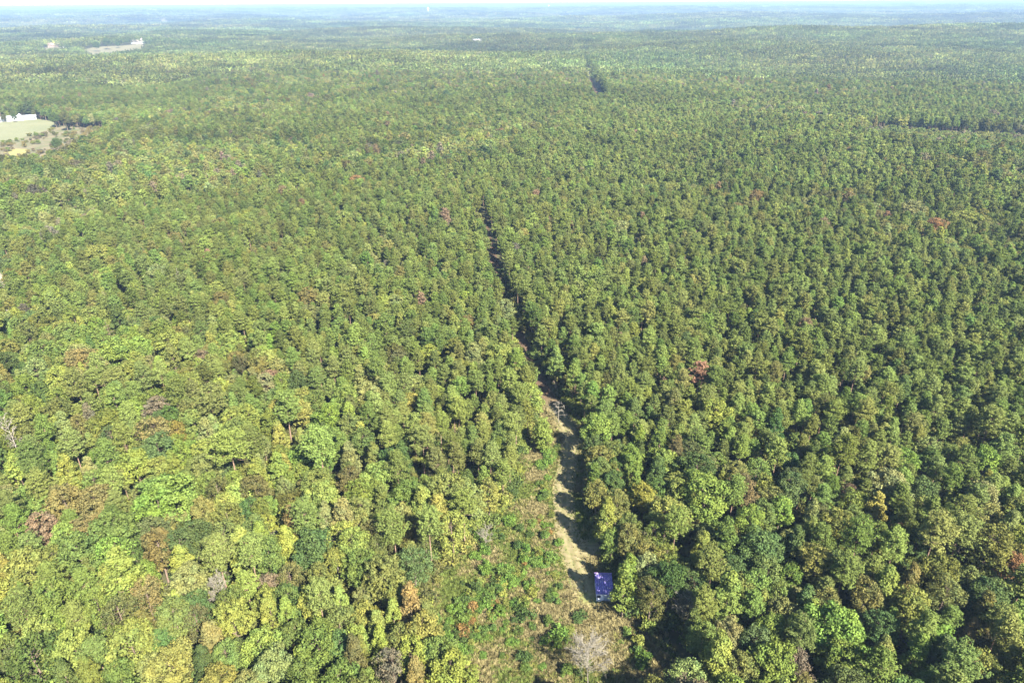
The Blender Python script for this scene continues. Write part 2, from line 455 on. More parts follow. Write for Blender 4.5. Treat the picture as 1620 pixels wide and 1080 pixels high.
# ------------------------------------------------------------------ layout of the land
T_NEAR = [(15.6, 103), (14.6, 107), (13.2, 114), (12.3, 127), (12.6, 138), (15.0, 150), (16.6, 160), (14.5, 172), (10.5, 184), (7.5, 196), (4.5, 214), (-1.5, 245), (-8, 300), (-13, 345), (-17, 385)]
T_SPUR = [(13.5, 116), (18, 117.5), (23, 116)]
T_FAR = [(108, 860), (128, 1160), (150, 1500), (152, 1545)]
CLEAR = gpoly([(838, 622), (868, 640), (890, 665), (915, 690), (935, 720), (945, 760), (935, 800), (940, 850), (965, 885), (990, 905), (1000, 935), (985, 965), (1010, 1000), (1030, 1040), (1040, 1100),
               (1030, 1180), (740, 1180), (715, 1100), (690, 1040), (672, 980), (690, 930), (725, 880), (760, 845), (800, 815), (818, 770), (828, 720), (838, 690), (842, 655)])
HOLE = gpoly([(1000, 1010), (1060, 1000), (1090, 1040), (1085, 1120), (1020, 1130), (1005, 1060)])
HOLE2 = gpoly([(995, 845), (1030, 840), (1040, 885), (1005, 890)])
PASTURE = gpoly([(-70, 189), (30, 190), (60, 189), (92, 194), (86, 204), (62, 211), (22, 223), (-70, 232)])
SCRUB = gpoly([(-70, 232), (22, 223), (62, 211), (92, 200), (130, 203), (188, 206), (160, 230), (125, 254), (80, 272), (30, 276), (-70, 278)])
GOLD = gpoly([(6, 243), (20, 237), (44, 238), (42, 245), (22, 250)])
FARFIELD = gpoly([(128, 81), (150, 76), (200, 73), (234, 70), (236, 80), (205, 90), (150, 94), (130, 91)])
FARFIELD2 = gpoly([(60, 77), (100, 75), (110, 82), (70, 85)])
SANDPIT = gpoly([(-40, 428), (8, 426), (22, 440), (20, 462), (30, 482), (24, 500), (-40, 500)])
CUT = gpoly([(1345, 214), (1400, 207), (1500, 214), (1720, 226), (1720, 264), (1580, 254), (1490, 249), (1400, 240), (1350, 228)])
BARE = gpoly([(232, 37), (262, 35), (268, 38), (240, 41)])
WHITE_LOT = gpoly([(742, 66), (765, 66), (768, 71), (742, 71)])
PL_LEFT = gpoly([(-60, 420), (130, 345), (330, 300), (480, 272), (620, 255), (740, 250), (800, 330), (830, 500), (850, 600), (840, 660), (810, 760), (720, 740), (600, 680), (520, 610), (430, 545), (300, 505), (150, 480), (-60, 470)], 12)
PL_RIGHT = gpoly([(745, 255), (900, 182), (1050, 172), (1290, 186), (1400, 236), (1480, 256), (1600, 300), (1720, 340), (1720, 640), (1400, 690), (1200, 705), (1040, 690), (930, 650), (860, 600), (800, 400)], 12)
STRIP = gpoly([(960, 292), (1080, 280), (1200, 306), (1340, 298), (1450, 318), (1720, 345), (1720, 412), (1480, 392), (1350, 366), (1200, 338), (1080, 318)], 12)
BEND = [(11, 172), (15, 150), (21.5, 150), (22.5, 158), (20.5, 168), (16.5, 179), (12, 192), (6, 192)]
OPEN = [BEND, CLEAR, HOLE, HOLE2, PASTURE, SCRUB, FARFIELD, FARFIELD2, SANDPIT, CUT, BARE, WHITE_LOT]

def is_open(x, y, pad=0):
    o = np.zeros(np.shape(x), bool)
    for p in OPEN: o |= inpoly(x, y, p)
    o |= dist_line(x, y, T_NEAR) < np.where(y > 270, 2.9, np.where(y > 200, 3.4, 3.6)) + pad
    o |= dist_line(x, y, T_SPUR) < 2.5
    o |= dist_line(x, y, T_FAR) < 10.0
    return o

def species(x, y, g):
    """pine (1) or broadleaf (0), colour index and albedo for trees at x, y"""
    n = len(x)
    u, v, d = pix(x, y, np.full(n, 12.0) + hgt(x, y))
    pl = inpoly(x, y, PL_LEFT); pr = inpoly(x, y, PL_RIGHT); st = inpoly(x, y, STRIP)
    patch = fbm(x / 55, y / 55, 21, 2)
    patch2 = fbm(x / 260, y / 260, 31, 2)
    pp = np.clip(0.30 + (patch - 0.5) * 1.6, 0.03, 0.9)
    pp = np.where(v < 300, np.clip(0.50 + (patch2 - 0.5) * 3.6 + (patch - 0.5) * 1.0, 0.06, 0.96), pp)
    pp = np.where((v > 640) & (u > 850), np.clip(0.17 + (patch - 0.5) * 1.3, 0.02, 0.7), pp)
    pp = np.where(pl, np.clip(0.94 + (patch - 0.6) * 0.7, 0.45, 0.985), pp)
    pp = np.where(pr, 0.975, pp)
    pp = np.where(st, 0.30, pp)
    isp = g.random(n) < pp
    def pick(w):
        c = np.cumsum(w / w.sum())
        q = 0.55 * g.random(n) + 0.45 * _hash(np.floor(x / 11), np.floor(y / 11), 77)
        q = np.argsort(np.argsort(q)) / max(n, 1)
        return np.searchsorted(c, q).clip(0, len(w) - 1)
    ci = pick(W_UP)
    ci = np.where((v > 430) & (u < 850), pick(W_LL), ci)
    ci = np.where((v > 430) & (u >= 850), pick(W_LR), ci)
    ci = np.where(st, pick(W_ST), ci)
    pc = np.searchsorted(np.cumsum([.50, .27, .227, .003]), g.random(n)).clip(0, 3)
    bt = np.array([PAL[k] for k in BNAMES])[ci]; pt = np.array([PAL[k] for k in PNAMES])[pc]
    t = np.where(isp[:, None], pt, bt)
    stand = 1 + (0.55 * (fbm(x / 120, y / 120, 51, 3) - 0.5) + 0.75 * (fbm(x / 34, y / 34, 52, 2) - 0.5)) * sstep(250, 600, np.hypot(x, y))
    t = t * stand[:, None] * (1 + 0.13 * g.normal(size=(n, 1))).clip(0.65, 1.4) * (1 + 0.06 * g.normal(size=(n, 3))).clip(0.8, 1.2)
    return isp, np.where(isp, pc, ci), t

# ------------------------------------------------------------------ the ground
def tag(o, label=None, cat=None, group=None, kind=None):
    if label: o['label'] = label
    if cat: o['category'] = cat
    if group: o['group'] = group
    if kind: o['kind'] = kind
    return o

def link(name, data, parent=None):
    o = bpy.data.objects.new(name, data); C.objects.link(o)
    if parent is not None: o.parent = parent
    return o

rad = np.concatenate([[0, 40, 80, 120], np.geomspace(160, 42000, 190)])
na = 288
ang = np.linspace(0, 2 * np.pi, na, endpoint=False)
RR, AA = np.meshgrid(rad[1:], ang, indexing='ij')
gx = RR * np.sin(AA); gy = RR * np.cos(AA)
GV = np.concatenate([[[0, 0, 0]], np.stack([gx.ravel(), gy.ravel(), hgt(gx, gy).ravel() - 0.0], 1)])
i = np.arange(na); j = (i + 1) % na
GF = np.concatenate([np.stack([1 + r * na + i, 1 + (r + 1) * na + i, 1 + (r + 1) * na + j, 1 + r * na + j], 1) for r in range(len(rad) - 2)])
GT = np.stack([np.zeros(na, int), 1 + i, 1 + j], 1)
tag(link('ground', make_mesh('ground', GV, [GF, GT[:, ::-1]], [M['floor']], smooth=True)), 'brown leaf-littered forest floor under all the trees', 'ground', kind='structure')

def sheet(name, poly, mat, label, lift, cell):
    P = np.array(poly); x0, y0 = P.min(0); x1, y1 = P.max(0)
    bm = bmesh.new()
    f = bm.faces.new([bm.verts.new((p[0], p[1], 0)) for p in poly])
    nx = int((x1 - x0) / cell); ny = int((y1 - y0) / cell)
    for k in range(1, nx + 1):
        bmesh.ops.bisect_plane(bm, geom=bm.verts[:] + bm.edges[:] + bm.faces[:], plane_co=(x0 + k * cell, 0, 0), plane_no=(1, 0, 0))
    for k in range(1, ny + 1):
        bmesh.ops.bisect_plane(bm, geom=bm.verts[:] + bm.edges[:] + bm.faces[:], plane_co=(0, y0 + k * cell, 0), plane_no=(0, 1, 0))
    bmesh.ops.triangulate(bm, faces=bm.faces[:])
    bmesh.ops.recalc_face_normals(bm, faces=bm.faces[:])
    co = np.array([v.co[:] for v in bm.verts])
    zz = hgt(co[:, 0], co[:, 1]) + lift
    for v, z in zip(bm.verts, zz): v.co.z = z
    if bm.faces[0].normal.z < 0: bmesh.ops.reverse_faces(bm, faces=bm.faces[:])
    me = bpy.data.meshes.new(name); bm.to_mesh(me); bm.free(); me.materials.append(mat)
    return tag(link(name, me), label, 'field', kind='structure')

sheet('meadow', CLEAR, M['meadow'], 'dry tan and green grass clearing along the track', 0.012, 8)
sheet('pasture', PASTURE, M['pasture'], 'pale mown pasture in front of the long white house', 0.5, 25)
sheet('scrub_field', SCRUB, M['scrub'], 'brown weedy field below the pale pasture', 0.6, 25)
sheet('weed_patch', GOLD, M['goldfield'], 'golden yellow weed patch in the brown field', 1.0, 25)
sheet('far_field', FARFIELD, M['hay'], 'tan hay field beside the far house', 1.5, 40)
sheet('far_yard', FARFIELD2, M['scrub'], 'bare tan yard around the far pinkish house', 1.5, 40)
sheet('sand_lot', SANDPIT, M['sand'], 'pale bare sandy lot at the edge of the pines', 0.3, 12)
sheet('cutover', CUT, M['cutover'], 'brown cutover strip between the pines and tall trees', 0.6, 25)
sheet('bare_slope', BARE, M['scrub'], 'small pale bare patch on the distant plain', 2.5, 120)
sheet('white_lot', WHITE_LOT, M['pasture'], 'pale yard around the far white building', 1.5, 40)

def strip(name, pts, half, label, lift, pine_from=None, sub=12):
    pts = np.array(pts); s = np.concatenate([[0], np.cumsum(np.hypot(*np.diff(pts, axis=0).T))])
    q = np.linspace(0, s[-1], int(s[-1] / 2.0) + 2)
    c = np.stack([np.interp(q, s, pts[:, 0]), np.interp(q, s, pts[:, 1])], 1)
    ker = np.ones(7) / 7
    for a in (0, 1):
        pad = np.concatenate([np.full(3, c[0, a]), c[:, a], np.full(3, c[-1, a])]); c[:, a] = np.convolve(pad, ker, 'valid')
    d = unit(np.gradient(c, axis=0)); nrm = np.stack([-d[:, 1], d[:, 0]], 1)
    o = np.linspace(-1, 1, sub + 1)
    wob = 1 + 0.18 * (fbm(q / 6, q * 0, 5, 2) - 0.5)
    XY = c[:, None] + nrm[:, None] * (o[None, :, None] * half * wob[:, None, None])
    V = np.concatenate([XY, (hgt(XY[..., 0], XY[..., 1]) + lift)[..., None]], -1).reshape(-1, 3)
    m = sub + 1
    k = np.arange(len(q) - 1)[:, None] * m + np.arange(sub)[None]
    F = np.stack([k, k + m, k + m + 1, k + 1], -1).reshape(-1, 4)
    rut = (np.exp(-((np.abs(o) * half - 0.95) / 0.3) ** 2)[None] * np.ones((len(q), 1))).astype(np.float32)
    pn = np.zeros_like(rut) if pine_from is None else np.repeat(sstep(pine_from - 4, pine_from + 6, c[:, 1])[:, None], m, 1).astype(np.float32)
    me = make_mesh(name, V, F[:, ::-1] if False else F, [M['track']], attrs={'rut': ('FLOAT', 'POINT', rut.ravel()), 'pine': ('FLOAT', 'POINT', pn.ravel())})
    return tag(link(name, me), label, 'track', kind='structure')
strip('track', T_NEAR, 2.5, 'tan mown track through the clearing into the pines', 0.024, 178)
strip('track_spur', T_SPUR, 1.8, 'short tan spur of the track towards the shed', 0.030)
strip('far_track', T_FAR, 2.0, 'distant track in the dark cut between the trees', 0.4, 100)

# ------------------------------------------------------------------ trees one can name
GROVES_NEAR = 1250.0
pos_x, pos_y, pos_r = [], [], []          # everything already standing
cellhash = {}
def occupied(x, y, r, k=0.80):
    ci, cj = int(x // 6), int(y // 6)
    for a in range(ci - 2, ci + 3):
        for b in range(cj - 2, cj + 3):
            for (px, py, pr) in cellhash.get((a, b), ()):
                if (px - x) ** 2 + (py - y) ** 2 < (k * (pr + r)) ** 2: return True
    return False
def occupy(x, y, r):
    cellhash.setdefault((int(x // 6), int(y // 6)), []).append((x, y, r))

def place_tree(name, form, loc, sxy, sz, rot, tint, label, cat, group, wood_mat=None):
    e = bpy.data.objects.new(name, None); C.objects.link(e)
    e.empty_display_size = 0.5
    e.location = loc; e.scale = (sxy, sxy, sz); e.rotation_euler = (0, 0, rot)
    tag(e, label, cat, group)
    t = link('trunk', form['wood'], e); c = link('crown', form['crown'], e)
    c['tint'] = [float(q) for q in tint]
    if wood_mat is not None:
        t.material_slots[0].link = 'OBJECT'; t.material_slots[0].material = wood_mat
    return e

# (u, v) crown centre in the photograph, crown width in its pixels, form, colour, words
FEAT = [
    (194, 910, 62, 'b4', 'yellow-green', 'bright yellow-green spire-shaped tree above the lower left corner'),
    (211, 1032, 78, 'b1', 'yellow-green', 'broad yellow-green tree at the bottom edge, lower left'),
    (270, 1068, 62, 'b0', 'yellow-green', 'yellow-green round crown cut by the bottom edge, lower left'),
    (369, 985, 56, 'b5', 'yellow-green', 'lemon-green tree just below the grey bare crown'),
    (300, 930, 62, 'b8', 'pale green', 'pale sage-green crown beside the grey bare crown'),
    (286, 872, 52, 'b9', 'dark green', 'dark green round crown above the pale sage-green tree'),
    (186, 846, 60, 'b0', 'green', 'mid-green lumpy crown above the yellow-green spire'),
    (128, 879, 66, 'b1', 'green', 'wide green crown left of the yellow-green spire'),
    (155, 797, 50, 'b3', 'orange-brown', 'tan-orange low crown above the lower left corner'),
    (105, 800, 58, 'b1', 'orange-brown', 'brownish orange wide crown near the left edge'),
    (70, 842, 44, 'b9', 'browned', 'pinkish brown half-bare crown near the left edge'),
    (19, 806, 36, 'b3', 'dark green', 'small dark green crown touching the left edge'),
    (47, 902, 56, 'b8', 'yellow-green', 'yellow-green crown at the left edge'),
    (233, 946, 48, 'b6', 'orange-brown', 'thin orange-olive crown right of the yellow-green spire'),
    (89, 952, 56, 'b5', 'green', 'green crown between two yellow-green ones near the left edge'),
    (194, 979, 58, 'b6', 'dark olive', 'drab olive see-through crown below the yellow-green spire'),
    (278, 982, 50, 'b2', 'green', 'green egg-shaped crown below the pale sage-green tree'),
    (313, 987, 42, 'b6', 'dark olive', 'dark olive thin crown left of the lemon-green tree'),
    (119, 1032, 60, 'b8', 'yellow-green', 'yellow-green crown second from the lower left corner'),
    (36, 1046, 38, 'b9', 'dark olive', 'dark olive crown in the lower left corner'),
    (250, 808, 58, 'b0', 'bright green', 'bright green crown above the mid-green lumpy one'),
    (325, 813, 34, 'b3', 'yellow', 'small yellow crown left of the green pines'),
    (361, 1046, 42, 'b2', 'green', 'green crown below the lemon-green tree'),
    (497, 872, 66, 'b3', 'dark green', 'large dark bluish green round crown left of the clearing'),
    (425, 884, 54, 'b0', 'green', 'green crown left of the large dark round one'),
    (608, 916, 64, 'b5', 'olive', 'large rusty olive crown left of the clearing'),
    (533, 893, 36, 'b2', 'yellow-green', 'yellow-olive tree on a pale slim trunk'),
    (461, 920, 46, 'b6', 'olive', 'thin olive crown below the large dark round one'),
    (430, 932, 38, 'b3', 'grey-brown', 'dull brownish crown below the thin olive one'),
    (603, 1018, 36, 'b7', 'yellow-green', 'small bright yellow-green tree near the bottom edge'),
    (669, 1004, 58, 'b5', 'yellow', 'golden olive crown at the lower end of the clearing'),
    (694, 1040, 58, 'b8', 'green', 'green crown in front of the golden olive one'),
    (503, 1026, 74, 'b1', 'green', 'very wide grey-green crown at the bottom edge'),
    (561, 1037, 40, 'b4', 'dark olive', 'dark olive narrow crown right of the very wide one'),
    (455, 973, 36, 'b7', 'bright green', 'small bright green crown above the very wide one'),
    (422, 954, 40, 'b3', 'yellow-green', 'yellow-green small crown below the dull brownish one'),
    (622, 1058, 52, 'b6', 'grey-brown', 'greyish nearly leafless crown at the bottom edge'),
    (433, 1064, 64, 'b8', 'pale green', 'pale green crown cut by the bottom edge'),
    (589, 850, 40, 'b9', 'dark olive', 'dark olive crown between green pines left of the clearing'),
    (269, 790, 86, 'b1', 'bright green', 'huge bright green crown in the left part of the wood'),
    (250, 716, 54, 'b3', 'blue-green', 'dark blue-green crown left of the big pines'),
    (288, 726, 40, 'b0', 'bright green', 'green crown against the dark blue-green one'),
    (428, 605, 32, 'b3', 'browned', 'reddish brown crown at the edge of the left pines'),
    (247, 690, 56, 'b6', 'orange-brown', 'flat orange crown behind the dark blue-green one'),
    (250, 655, 42, 'b9', 'grey-brown', 'brown-grey crown behind the flat orange one'),
    (442, 745, 40, 'b7', 'bright green', 'bright green pointed crown right of the big pines'),
    (405, 781, 48, 'b9', 'dark olive', 'brownish olive crown below the bright green pointed one'),
    (452, 781, 36, 'b6', 'pale green', 'cream-coloured thin crown right of the brownish olive one'),
    (372, 766, 32, 'b3', 'yellow-green', 'small yellow-green crown below the big pines'),
    (322, 816, 40, 'b0', 'yellow', 'yellow crown above the pale sage-green tree'),
    (347, 782, 42, 'b6', 'dark olive', 'drab olive crown right of the huge bright green one'),
    (130, 575, 44, 'b3', 'orange-brown', 'tan crown at the lower edge of the left pines'),
    (270, 550, 44, 'b0', 'yellow-green', 'bright yellow-green pair-forming crown at the pines\u2019 edge'),
    (156, 408, 36, 'b2', 'yellow-green', 'yellow crown among the left pines'),
    (252, 438, 34, 'b8', 'pale green', 'pale lime crown among the left pines'),
    (565, 291, 30, 'b3', 'rust-red', 'rust-red crown at the far edge of the left pines'),
    (720, 525, 40, 'b7', 'bright green', 'bright green pointed crown among pines left of the dark cut'),
    (742, 512, 28, 'b2', 'orange-brown', 'orange-tinged crown beside the bright green pointed one'),
    (845, 440, 26, 'b3', 'yellow', 'golden small crown right of the dark cut in the pines'),
    (1325, 835, 46, 'b0', 'yellow-green', 'light yellow-green round crown in the right part of the wood'),
    (1217, 873, 50, 'b3', 'blue-green', 'teal-green dense crown right of the shed'),
    (1400, 932, 50, 'b7', 'yellow-green', 'tall light yellow-green crown towards the lower right'),
    (1439, 922, 32, 'b4', 'orange-brown', 'orange-topped narrow tree beside the tall light one'),
    (1602, 902, 32, 'b2', 'rust-red', 'bright orange-red crown at the right edge'),
    (1422, 832, 24, 'b6', 'rust-red', 'small pinkish red crown over a dark gap'),
    (1611, 812, 36, 'b0', 'yellow', 'yellow crown at the right edge'),
    (1505, 821, 32, 'b3', 'bright green', 'small light green crown left of the yellow one'),
    (1289, 899, 60, 'b9', 'olive', 'large olive brown-flecked crown right of the teal one'),
    (1367, 949, 50, 'b5', 'olive', 'olive crown left of the tall light yellow-green one'),
    (1492, 947, 56, 'b6', 'olive', 'loose brownish olive crown towards the lower right corner'),
    (1217, 1004, 46, 'b0', 'bright green', 'bright green crown at the lower edge right of the shed'),
    (1256, 1001, 40, 'b8', 'bright green', 'bright green crown touching its twin on the right'),
    (1392, 1043, 44, 'b4', 'yellow', 'yellow-olive upright crown at the bottom edge'),
    (1450, 1036, 42, 'b7', 'bright green', 'fresh green crown at the bottom edge, lower right'),
    (1358, 1052, 36, 'b3', 'orange-brown', 'orange-brown crown left of the yellow-olive upright one'),
    (1256, 1056, 50, 'b6', 'grey-brown', 'grey-brown thin crown at the bottom edge right of the shed'),
    (1550, 1064, 42, 'b2', 'yellow-green', 'yellow-green crown at the bottom edge near the right corner'),
    (1389, 999, 46, 'b9', 'blue-green', 'blue-green crown below the tall light yellow-green one'),
    (1561, 949, 54, 'b3', 'dark green', 'dark green heavy crown near the lower right corner'),
    (1536, 999, 28, 'b7', 'orange-brown', 'small orange crown below the dark heavy one'),
    (1305, 962, 42, 'b2', 'olive', 'upright olive crown below the large brown-flecked one'),
    (960, 822, 46, 'b4', 'yellow-green', 'tall yellowish green tree on the shaded side of the track'),
    (1018, 792, 42, 'b0', 'yellow', 'golden olive crown behind the tall tree by the track'),
    (976, 757, 18, 'b7', 'rust-red', 'little red crown right of the track'),
    (1115, 788, 84, 'b1', 'bright green', 'largest bright green crown right of the track'),
    (1200, 872, 64, 'b3', 'blue-green', 'broad dark teal crown below the largest bright green one'),
    (988, 922, 46, 'b4', 'bright green', 'slender green tree leaning over the right side of the blue shed'),
    (1030, 948, 56, 'b6', 'dark olive', 'drab olive thin crown right of the blue shed'),
    (1152, 944, 60, 'b7', 'bright green', 'bright green feathery crown right of the drab olive one'),
    (1149, 1010, 50, 'b5', 'pale green', 'yellowish pale crown in front of the feathery green one'),
    (1111, 1016, 46, 'b2', 'green', 'green crown beside the deep shadow at the bottom edge'),
    (1086, 962, 38, 'b6', 'grey-brown', 'grey half-bare crown above the deep shadow'),
    (1182, 830, 48, 'b0', 'bright green', 'light green crown below the largest bright green one'),
    (1168, 1064, 50, 'b8', 'olive', 'olive green crown cut by the bottom edge beyond the shadow'),
    (938, 712, 34, 'b5', 'dark green', 'dark green crown hugging the bend of the track'),
    (948, 748, 40, 'b8', 'green', 'green crown on the shaded edge of the track above the tall tree'),
    (944, 786, 38, 'b2', 'olive', 'olive crown leaning over the shaded track'),
    (976, 800, 40, 'b5', 'olive', 'olive crown behind the tall tree by the track'),
    (968, 858, 34, 'b3', 'bright green', 'bushy green tree at the foot of the tall tree by the track'),
    (968, 722, 38, 'b0', 'green', 'green crown left of the round bright green one'),
    (970, 768, 38, 'b8', 'dark green', 'dark green crown below the little red one'),
    (994, 838, 36, 'b2', 'green', 'green crown behind the bushy tree by the track'),
    (998, 731, 42, 'b0', 'bright green', 'round bright green crown right of the bend in the track'),
    (1346, 240, 20, 'b3', 'rust-red', 'dark red crown at the edge of the brown cutover'),
    (1480, 362, 30, 'b3', 'rust-red', 'reddish crown in the autumn strip beyond the right pines'),
    (1525, 352, 46, 'b1', 'yellow', 'golden crown in the autumn strip beyond the right pines'),
    (1440, 335, 34, 'b2', 'pale green', 'pale lime crown in the autumn strip beyond the right pines'),
    (680, 836, 56, 'p4', 'light pine green', 'tall pine with a long bare trunk at the edge of the clearing'),
    (858, 680, 48, 'p7', 'light pine green', 'lone pine standing in the clearing beside the track'),
    (622, 838, 58, 'p1', 'pine green', 'big pine left of the bare-trunked pine'),
    (733, 805, 52, 'p4', 'pine green', 'wide pine at the edge of the clearing'),
    (483, 824, 58, 'p1', 'pine green', 'wide pine above the large dark round crown'),
    (508, 952, 54, 'p4', 'light pine green', 'pale pine below the large dark round crown'),
    (347, 884, 56, 'p4', 'light pine green', 'pale pine above the grey bare crown'),
    (397, 876, 54, 'p1', 'light pine green', 'pale wide pine right of its twin above the grey bare crown'),
    (364, 716, 68, 'p4', 'light pine green', 'big spreading pine left of centre'),
    (505, 712, 74, 'p4', 'light pine green', 'biggest spreading pine left of the clearing'),
    (333, 637, 62, 'p1', 'pine green', 'layered dark-banded pine behind the big spreading one'),
    (453, 650, 58, 'p1', 'pine green', 'broad pine behind the biggest spreading pine'),
    (1070, 836, 50, 'p4', 'pine green', 'grey-green pine between the track and the teal crown'),
    (1478, 853, 64, 'p4', 'light pine green', 'spreading pine in the right part of the wood'),
    (980, 541, 16, 'p0', 'browned', 'brown dead-needled pine among green ones right of the track'),
    (1050, 612, 16, 'p2', 'browned', 'reddish dying pine right of the track'),
]
n_ind_b = n_ind_p = 0
feat_pix = []
for k, (u, v, w, fm, cn, words) in enumerate(FEAT):
    form = (BROAD if fm[0] == 'b' else PINE)[int(fm[1:])]
    Hs = form['H']
    for it in range(3):
        p = at(u, v, Hs * (0.62 if fm[0] == 'b' else 0.70))
        dist = math.sqrt(p.x ** 2 + p.y ** 2 + (CAM_H - 10) ** 2)
        dia = w * dist / 1130.0
        sxy = dia / (2 * form['R'])
        sz = float(np.clip(0.5 * sxy + 0.55, 0.5, 1.22))
        Hs = form['H'] * sz
    if fm[0] == 'b' and w < 30: sz *= 0.9
    cc = np.array(PAL[cn]) * (1 + 0.05 * rng.normal(size=3))
    place_tree('broadleaf_tree' if fm[0] == 'b' else 'pine_tree', form, p, sxy, sz, rng.uniform(0, 6.28), cc, words, 'tree',
               'broadleaf trees of the wood' if fm[0] == 'b' else 'pine trees of the wood', M['pale_bark'] if 'pale slim' in words else None)
    occupy(p.x, p.y, dia * 0.5 * 0.9)
    feat_pix.append((u, v, words))
    if fm[0] == 'b': n_ind_b += 1
    else: n_ind_p += 1

# ------------------------------------------------------------------ bare and dead trees
def dead_form(seed, H, spread, n1=14, n2=7, conifer=False, r0=0.16):
    g = np.random.default_rng(seed)
    zz = np.linspace(0, 1, 9)
    tp = np.stack([0.35 * np.sin(2 * zz + seed), 0.3 * np.sin(3 * zz + seed), zz * H - 0.3], 1) - np.array([[0.35 * math.sin(seed), 0.3 * math.sin(seed), 0]])
    trunk = [tube(tp, r0 * (1 - zz * 0.9), 7)]
    br = []
    for k in range(n1):
        t = (0.30 if conifer else 0.35) + 0.62 * (k + g.random()) / n1
        th = k * 2.4 + g.normal() * 0.4
        Ln = spread * ((1.1 - t) * 1.2 if conifer else 0.65 + 0.5 * (1 - t)) * g.uniform(0.7, 1.15)
        up = 0.1 if conifer else 0.55 + 0.5 * t
        a = np.array([np.interp(t, zz, tp[:, 0]), np.interp(t, zz, tp[:, 1]), t * H])
        d = unit(np.array([math.cos(th), math.sin(th), up]))
        m = a + d * Ln * 0.5 + g.normal(size=3) * 0.15
        e = a + d * Ln + np.array([0, 0, 0.12 * Ln]) + g.normal(size=3) * 0.2
        rb = r0 * 0.42 * (1.2 - t)
        br.append(tube([a, m, e], [rb + 0.02, rb * 0.6 + 0.015, 0.02], 5))
        for q in range(n2):
            s = g.uniform(0.3, 1)
            a2 = a + (m - a) * 2 * s if s < 0.5 else m + (e - m) * (2 * s - 1)
            d2 = unit(d + g.normal(size=3) * 0.65 + np.array([0, 0, 0.25]))
            L2 = Ln * g.uniform(0.22, 0.5)
            e2 = a2 + d2 * L2
            br.append(tube([a2, (a2 + e2) / 2 + g.normal(size=3) * 0.06, e2], [0.03, 0.022, 0.012], 3))
            for _ in range(4):
                a3 = a2 + (e2 - a2) * g.uniform(0.3, 1); e3 = a3 + unit(d2 + g.normal(size=3) * 0.7) * L2 * g.uniform(0.3, 0.6)
                br.append(tube([a3, (a3 + e3) / 2, e3], [0.02, 0.016, 0.010], 3))
    return join(trunk), join(br)
# base pixel, height, spread
for k, (u, v, H, sp, con, words, mk) in enumerate([
        (930, 1082, 10.5, 4.2, False, 'pale leafless spreading tree at the foot of the clearing', 'dead_bark'),
        (884, 668, 8.0, 2.6, True, 'whitish dead conifer skeleton beside the bend of the track', 'dead_bark'),
        (768, 868, 5.0, 2.4, False, 'low whitish bare thicket tree at the edge of the clearing', 'dead_bark'),
        (353, 985, 12.0, 2.3, False, 'lavender-grey bare crown among green trees, lower left', 'dead_bark'),
        (38, 745, 17.0, 2.6, False, 'tall pale bare tree near the left edge', 'pale_bark'),
        (10, 905, 17.5, 2.4, False, 'pale bare trunk at the left edge above the corner', 'pale_bark'),
        (186, 560, 14.0, 2.2, True, 'dark broken dead pine among the left pines', 'bark'),
        (293, 478, 16.0, 2.0, True, 'thin grey dead pine among the left pines', 'pale_bark'),
        (1075, 1000, 9.0, 3.2, False, 'grey fallen-looking bare tree above the deep shadow', 'dead_bark'),
        (757, 808, 8.0, 0.8, True, 'thin pale snag at the edge of the clearing', 'dead_bark')]):
    p = at(u, v)
    (tv, tf), (bv, bf) = dead_form(700 + k, H, sp, 30 if k in (0, 3) else 16, 13 if k in (0, 3) else 8, con, 0.11 if k != 4 else 0.18)
    e = bpy.data.objects.new('bare_tree', None); C.objects.link(e); e.location = p
    tag(e, words, 'tree', 'bare and dead trees')
    link('trunk', make_mesh('bare_trunk', tv, tf, [M[mk]], smooth=True), e)
    link('crown', make_mesh('bare_crown', bv, bf, [M[mk]]), e)
    occupy(p.x, p.y, 1.6 if k > 2 else 2.5)

# ------------------------------------------------------------------ the wood: nearby trees singly, the rest as masses
NEAR_R = 470.0
pts = []
gx, gy = np.meshgrid(np.arange(-420, 420, 2.6), np.arange(30, NEAR_R, 2.6))
gx = gx.ravel() + rng.uniform(-1.3, 1.3, gx.size); gy = gy.ravel() + rng.uniform(-1.3, 1.3, gy.size)
# plantation rows
th = R(-24)
rx, ry = np.meshgrid(np.arange(-700, 700, 3.9), np.arange(-700, 700, 3.3))
rx = rx.ravel() + rng.normal(size=rx.size) * 1.05; ry = ry.ravel() + rng.normal(size=ry.size) * 1.5
px_ = rx * math.cos(th) - ry * math.sin(th); py_ = rx * math.sin(th) + ry * math.cos(th)
m = (inpoly(px_, py_, PL_LEFT) | inpoly(px_, py_, PL_RIGHT)) & ~inpoly(px_, py_, STRIP)
prow = np.stack([px_[m], py_[m]], 1)
inrow = (inpoly(gx, gy, PL_LEFT) | inpoly(gx, gy, PL_RIGHT)) & ~inpoly(gx, gy, STRIP)
rest = np.stack([gx, gy], 1)[~inrow]
rest = rest[rng.permutation(len(rest))]
cand = np.concatenate([prow, rest])
rr_ = np.hypot(cand[:, 0], cand[:, 1])
u, v, d = pix(cand[:, 0], cand[:, 1], np.full(len(cand), 8.0))
inview = (d > 20) & (u > -160) & (u < 1900) & (v < 1330) & (rr_ < NEAR_R + 20)
cand = cand[inview & ~is_open(cand[:, 0], cand[:, 1])]
isp, ci, tint = species(cand[:, 0], cand[:, 1], rng)
PRONG = len(cand)
chosen = []
inpl = (inpoly(cand[:, 0], cand[:, 1], PL_LEFT) | inpoly(cand[:, 0], cand[:, 1], PL_RIGHT))
